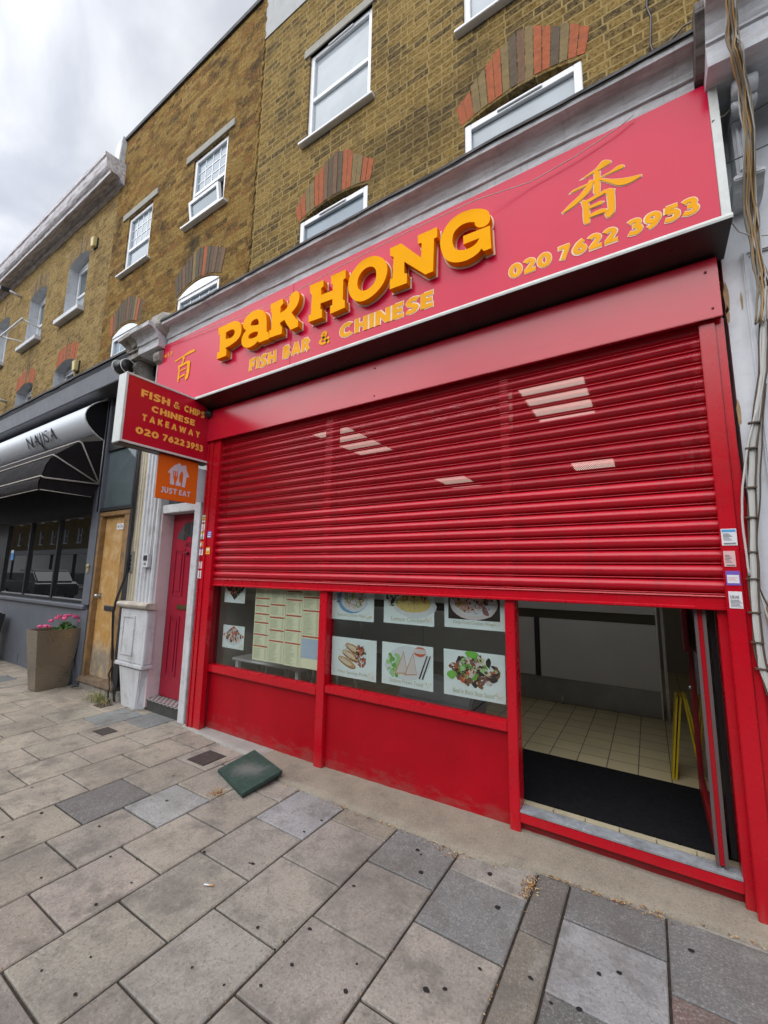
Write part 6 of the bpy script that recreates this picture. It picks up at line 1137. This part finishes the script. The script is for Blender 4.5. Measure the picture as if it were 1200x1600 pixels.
# ================================================================ pavement things
pl = empty('planter', (-6.7, -0.24, G), 'tall tapered bronze coloured metal planter standing against the grey stall riser', 'planter')
brz = paint('brushed_bronze_metal', (0.30, 0.255, 0.20), 0.28, 0.10, 2, metal=0.75, spec=0.5, dirt=0.08)
b0, t0 = (-6.825, -6.60, -0.425, -0.075), (-6.90, -6.545, -0.50, -0.01)
q = lambda b, z: [(b[0], b[2], z), (b[1], b[2], z), (b[1], b[3], z), (b[0], b[3], z)]
mb = MB(); mb.add(q(b0, G) + q(t0, 0.70) + q((t0[0] + .02, t0[1] - .02, t0[2] + .02, t0[3] - .02), 0.70) + q((t0[0] + .03, t0[1] - .03, t0[2] + .03, t0[3] - .03), 0.62), [(3, 2, 1, 0)] + [(i + 4 * j, (i + 1) % 4 + 4 * j, (i + 1) % 4 + 4 * (j + 1), i + 4 * (j + 1)) for j in range(3) for i in range(4)] + [(12, 13, 14, 15)]); mb.build('pot', brz, pl, bevel=0.003)
box('soil', t0[0] + .032, t0[1] - .032, t0[2] + .032, t0[3] - .032, 0.60, 0.645, paint('soil', (0.06, 0.045, 0.03), 0.95, 0.4, 30, bump=0.8), pl, 0)
leafm = paint('geranium_leaf', (0.07, 0.16, 0.03), 0.55, 0.4, 30); stemm = flat('pale_stem', (0.20, 0.26, 0.10), 0.6); pinkm = paint('pink_petals', (0.85, 0.13, 0.32), 0.5, 0.3, 60); drym = flat('dry_grass', (0.36, 0.30, 0.13), 0.8); grm = flat('weed_green', (0.16, 0.22, 0.07), 0.7)
gp = empty('geranium', (-6.68, -0.18, 0.64), 'pink flowering geranium with green leaves growing in the bronze planter', 'flowers'); rr = random.Random(21)
mb = MB()
for _ in range(420):
    a, r_ = rr.uniform(0, 6.28), math.sqrt(rr.random()); c = Vector((-6.70 + .10 * r_ * math.cos(a), -0.14 + .13 * r_ * math.sin(a), 0.66 + rr.uniform(0, .14) * (1.15 - r_))); s_ = rr.uniform(.010, .024)
    n_ = Vector((rr.uniform(-1, 1), rr.uniform(-1, 1), rr.uniform(.1, 1))).normalized(); u = n_.orthogonal().normalized(); v = n_.cross(u)
    pts = [c + (u * math.cos(t) + v * math.sin(t)) * s_ * (1 + .18 * math.cos(5 * t)) + n_ * .15 * s_ * math.cos(2 * t) for t in [6.283 * k / 8 for k in range(8)]]; mb.add(pts, [tuple(range(8))])
mb.build('foliage', leafm, gp, normals=False)
for (y, z, x) in ((-.42, .74, -6.72), (-.33, .73, -6.70), (-.30, .80, -6.74), (-.26, .84, -6.68), (-.22, .855, -6.72), (-.17, .86, -6.66), (-.12, .86, -6.70), (-.07, .85, -6.64), (-.03, .83, -6.68), (0.0, .79, -6.62), (-.20, .83, -6.62), (-.38, .75, -6.66)):
    st_ = MB().tube([(-6.69 + rr.uniform(-.03, .03), -.16 + rr.uniform(-.04, .04), .67), ((x - 6.69) / 2, (y - .16) / 2, z - .06), (x, y, z - .01)], 0.002, 5).build('stem', stemm, gp)
    mb = MB()
    for _ in range(46):
        d = Vector((rr.gauss(0, 1), rr.gauss(0, 1), rr.gauss(0, 1))).normalized(); c = Vector((x, y, z)) + Vector((d.x * .030, d.y * .030, d.z * .018)); s_ = rr.uniform(.007, .013); u = d.orthogonal().normalized(); v = d.cross(u)
        mb.add([c + (u * math.cos(t) + v * math.sin(t)) * s_ for t in [6.283 * k / 5 for k in range(5)]], [tuple(range(5))])
    mb.build('blossom', pinkm, gp, normals=False)
dk = empty('dark_planter', (-9.35, -0.35, G), 'dark tapered planter just showing at the left edge', 'planter'); MB().hexa([(-9.55, -.50, G), (-9.2, -.50, G), (-9.2, -.15, G), (-9.55, -.15, G)], [(-9.62, -.57, .72), (-9.12, -.57, .72), (-9.12, -.08, .72), (-9.62, -.08, .72)]).build('pot', grey_dark, dk, bevel=0.006); box('soil', -9.58, -9.16, -.53, -.12, .70, .735, black_m, dk, 0)
# weeds at the foot of the pilaster
wd = MB(); rr = random.Random(4)
def blades(mb, cx, cy, n, sp, hmin, hmax):
    for _ in range(n):
        x, y = cx + rr.gauss(0, sp), cy + rr.gauss(0, sp * .5); h = rr.uniform(hmin, hmax); a = rr.uniform(0, 6.28); lx, ly = math.cos(a) * h * .7, math.sin(a) * h * .5; w = .0022; px, py = -math.sin(a) * w, math.cos(a) * w
        P_ = [(x, y, G), (x + lx * .35, y + ly * .35, G + h * .6), (x + lx, y + ly, G + h * .85)]
        mb.mi = 0 if rr.random() < .55 else 1
        mb.add([(P_[0][0] - px, P_[0][1] - py, P_[0][2]), (P_[0][0] + px, P_[0][1] + py, P_[0][2]), (P_[1][0] + px, P_[1][1] + py, P_[1][2]), (P_[1][0] - px, P_[1][1] - py, P_[1][2]), P_[2]], [(0, 1, 2, 3), (3, 2, 4)])
blades(wd, -5.62, -.14, 190, .09, .03, .13); blades(wd, -5.42, -.15, 60, .05, .02, .07); blades(wd, -5.9, -.08, 40, .10, .02, .06)
o = wd.build('weeds', [grm, drym], normals=False, origin=(-5.6, -.14, G)); tag(o, 'thin green and straw coloured weeds at the foot of the yellow door', 'weeds', kind='stuff')
# dry leaves and crumbs gathered in the joints
lm = [flat('dry_leaf_' + str(i), c, 0.8) for i, c in enumerate(((0.30, 0.14, 0.05), (0.40, 0.24, 0.10), (0.14, 0.08, 0.04), (0.48, 0.36, 0.2)))]
lt = MB(); rr = random.Random(31)
def litter(cx, cy, n, sx_, sy_, r0=.003, r1=.009):
    for _ in range(n):
        x, y = cx + rr.gauss(0, sx_), cy + rr.gauss(0, sy_); r = rr.uniform(r0, r1); a = rr.uniform(0, 6.28); z = G + rr.uniform(.004, .009); lt.mi = rr.randrange(4)
        lt.add([(x + r * math.cos(a), y + r * math.sin(a), z), (x + r * .45 * math.cos(a + 1.6), y + r * .45 * math.sin(a + 1.6), z + rr.uniform(0, .003)), (x - r * math.cos(a), y - r * math.sin(a), z + rr.uniform(0, .004)), (x + r * .45 * math.cos(a - 1.6), y + r * .45 * math.sin(a - 1.6), z)], [(0, 1, 2, 3)])
litter(-2.66, -.665, 150, .035, .028, .003, .010); litter(-0.605, -.36, 170, .018, .055, .003, .010); litter(-5.35, -.20, 60, .05, .04)
for x0, x1, yy_ in ((-2.4, -.8, -.325), (-.8, .35, -.20), (-.56, -.02, -.232)):
    for _ in range(110): xx = rr.uniform(x0, x1); litter(xx, yy_ + (.03 if x0 > -.9 and xx > 0 else 0), 1 + int(rr.random() * 2), .01, .008, .002, .009)
litter(-1.03, -.36, 40, .05, .02); litter(-3.03, -.30, 26, .05, .04); litter(-1.85, -.33, 30, .05, .012)
for xj in (-2.22, -1.81, -1.40, -1.0, -.59): 
    for _ in range(60): litter(xj, rr.uniform(-2.2, -.35), 1, .003, .01, .002, .005)
o = lt.build('leaf_litter', lm, normals=False, origin=(-1.5, -.4, G)); tag(o, 'dry brown leaves and crumbs gathered in the paving joints by the shopfront', 'litter', kind='stuff')
# cigarette end
cg = empty('cigarette_end', (-1.945, -1.246, G), 'single cigarette end with an orange filter lying on a slab', 'cigarette end')
MB().cyl((-1.965, -1.255, G + .006), (-1.936, -1.241, G + .006), .0038, 10).build('paper', stw, cg); MB().cyl((-1.936, -1.241, G + .006), (-1.922, -1.234, G + .006), .004, 10).build('filter', flat('cork_filter', (0.62, 0.28, 0.08), 0.6), cg)
# green rubber tile
gt = MB(); cx, cy = (-2.69, -.37)
P_ = [(-2.935, -.455), (-2.445, -.62), (-2.41, -.27), (-2.93, -.10)]
n = 10; vs = []
c4 = [(-2.925, -.475), (-2.455, -.625), (-2.43, -.275), (-2.935, -.105)]
for j in range(n + 1):
    for i in range(n + 1):
        u, v = i / n, j / n; x = (c4[0][0] * (1 - u) + c4[1][0] * u) * (1 - v) + (c4[3][0] * (1 - u) + c4[2][0] * u) * v; y = (c4[0][1] * (1 - u) + c4[1][1] * u) * (1 - v) + (c4[3][1] * (1 - u) + c4[2][1] * u) * v
        vs.append((x, y, G + .034 + .012 * v + .02 * u * v - .010 * (1 - u) * (1 - v)))
N1 = n + 1; fsq = [(j * N1 + i, j * N1 + i + 1, (j + 1) * N1 + i + 1, (j + 1) * N1 + i) for j in range(n) for i in range(n)]
low = [(x, y, z - .026) for x, y, z in vs]; m_ = len(vs); per = [i for i in range(N1)] + [j * N1 + n for j in range(1, N1)] + [n * N1 + i for i in range(n - 1, -1, -1)] + [j * N1 for j in range(n - 1, 0, -1)]
gt.add(vs + low, fsq + [tuple(m_ + k for k in f[::-1]) for f in fsq] + [(per[k], m_ + per[k], m_ + per[(k + 1) % len(per)], per[(k + 1) % len(per)]) for k in range(len(per))])
def gmat():
    m = NT('worn_green_rubber'); sx = m.n('ShaderNodeSeparateXYZ', {0: m.tc}); d = m.math('SQRT', m.math('ADD', m.math('POWER', sx.outputs[0], 2.0), m.math('MULTIPLY', m.math('POWER', sx.outputs[1], 2.0), 2.2)))
    d = m.math('ADD', d, m.math('MULTIPLY', m.math('SUBTRACT', m.noise(14, 6, 0.7), 0.5), 0.32))
    c = m.mix(m.ramp(d, [(0.03, 0.75), (0.20, 0.0)]), m.ramp(m.noise(20, 6, 0.7), [(0.3, (0.010, 0.030, 0.024)), (0.7, (0.028, 0.062, 0.050))]), (0.14, 0.145, 0.14))
    m.set(col=c, rough=0.8); m.bump(m.noise(150, 3), 0.5, 0.003); return m.mat
o = gt.build('rubber_tile', gmat(), bevel=0.004, origin=(-2.69, -.37, G)); tag(o, 'square dark green rubber tile lying loose on the paving before the shopfront', 'rubber tile')
def drain(name, x0, x1, y0, y1, label, rot=0):
    t = empty(name, ((x0 + x1) / 2, (y0 + y1) / 2, G), label, 'drain cover')
    box('frame', x0 - .015, x1 + .015, y0 - .015, y1 + .015, G - .02, G + .0035, cast_iron, t, 0.002)
    mb = MB(); mb.box(x0, x1, y0, y1, G + .0036, G + .0046); nx, ny = max(3, int((x1 - x0) / .024)), max(3, int((y1 - y0) / .024))
    for i in range(nx):
        for j in range(ny):
            cx, cy = x0 + (i + .5) * (x1 - x0) / nx, y0 + (j + .5) * (y1 - y0) / ny; s_ = .0075
            mb.add([(cx - s_, cy, G + .0047), (cx, cy - s_ * .5, G + .0047), (cx + s_, cy, G + .0047), (cx, cy + s_ * .5, G + .0047), (cx, cy, G + .0085)], [(0, 1, 4), (1, 2, 4), (2, 3, 4), (3, 0, 4)])
    mb.build('cover', cast_iron, t, normals=False); return t
drain('drain_cover', -3.31, -3.12, -.46, -.27, 'square patterned iron cover beside the green rubber tile'); drain('drain_cover', -4.60, -4.43, -.61, -.50, 'small iron cover in the paving in front of the crimson door'); drain('drain_cover', -5.45, -5.30, -.24, -.13, 'small dark iron cover among the weeds by the pilaster')

# ================================================================ the far side of the street (seen in reflections)
op = empty('opposite_terrace', (-10, -16.6, 0), 'yellow brick terrace with white framed windows across the street, seen in the shop window reflections', 'building'); mb = MB(); H2 = []
for i in range(44): 
    x = -120 + i * 3.2; H2 += [(x, x + .95, 4.1, 5.6, 0), (x, x + .95, 6.6, 7.9, 0)]
wall_mesh(mb, -124, 22, 3.4, 9.2, 0, H2, .15); wv = [(x, -16.5 - (y) , z) for x, y, z in mb.v]; mb.v = wv; mb.build('wall', [brick_c, upvc], op, normals=False)
mb = MB(); mb.box(-124, 22, -22, -16.75, 0, 9.1); mb.build('body', grey_dark, op)
mw = MB(); mg = MB()
for a, b, c, d, _ in H2: mg.box(a, b, -16.70, -16.66, c, d); mw.box(a, a + .07, -16.65, -16.6, c, d); mw.box(b - .07, b, -16.65, -16.6, c, d); mw.box(a, b, -16.65, -16.6, (c + d) / 2 - .03, (c + d) / 2 + .03); mw.box(a, b, -16.65, -16.45, c - .1, c)
mg.build('pane', pane_dark, op); mw.build('window_frame', upvc, op)
mb = MB(); mb.box(-124, 22, -16.5, -16.2, 2.9, 3.4); mb.build('white_fascia', white_paint, op); mb = MB()
for i in range(26): mb.box(-122 + i * 5.6, -117.2 + i * 5.6, -16.75, -16.5, 0.0, 2.88)
mb.build('shop_glazing', pane_dark, op)
car = empty('parked_car', (-26, -5.9, -0.19), 'dark parked car at the kerb, seen mirrored in the tinted shop window', 'car'); cx = -26
def carbody(mb, pr, y0, y1, inset=0.0): n = len(pr); mb.add([(cx + x, y0 + inset, z - .19) for x, z in pr] + [(cx + x, y1 - inset, z - .19) for x, z in pr], [tuple(range(n))[::-1], tuple(range(n, 2 * n))] + [(i, (i + 1) % n, n + (i + 1) % n, n + i) for i in range(n)])
mb = MB(); carbody(mb, [(-2.15, .3), (-2.2, .7), (-2.0, .95), (-1.2, 1.02), (1.75, 1.02), (2.1, .9), (2.15, .35)], -6.8, -5.0); mb.build('body', paint('dark_car_paint', (0.015, 0.016, 0.02), 0.15, 0.05, 2, spec=0.6), car, bevel=0.06)
mb = MB(); carbody(mb, [(-1.15, 1.02), (-.5, 1.5), (1.2, 1.52), (1.85, 1.02)], -6.72, -5.08, .08); mb.build('cabin_glass', pane_dark, car, bevel=0.05)
mb = MB(); carbody(mb, [(-.5, 1.50), (-.4, 1.56), (1.1, 1.58), (1.2, 1.52)], -6.66, -5.14); mb.build('roof', paint('dark_car_roof', (0.02, 0.02, 0.024), 0.2), car, bevel=0.03)
for wx in (-1.35, 1.35):
    for wy in (-6.82, -5.17): w_ = MB().cyl((cx + wx, wy, .14), (cx + wx, wy + .2, .14), .33, 24).build('wheel', black_m, car); MB().cyl((cx + wx, wy - .005, .14), (cx + wx, wy + .205, .14), .2, 16).build('rim', steel, w_)
print('objects', len(bpy.data.objects))
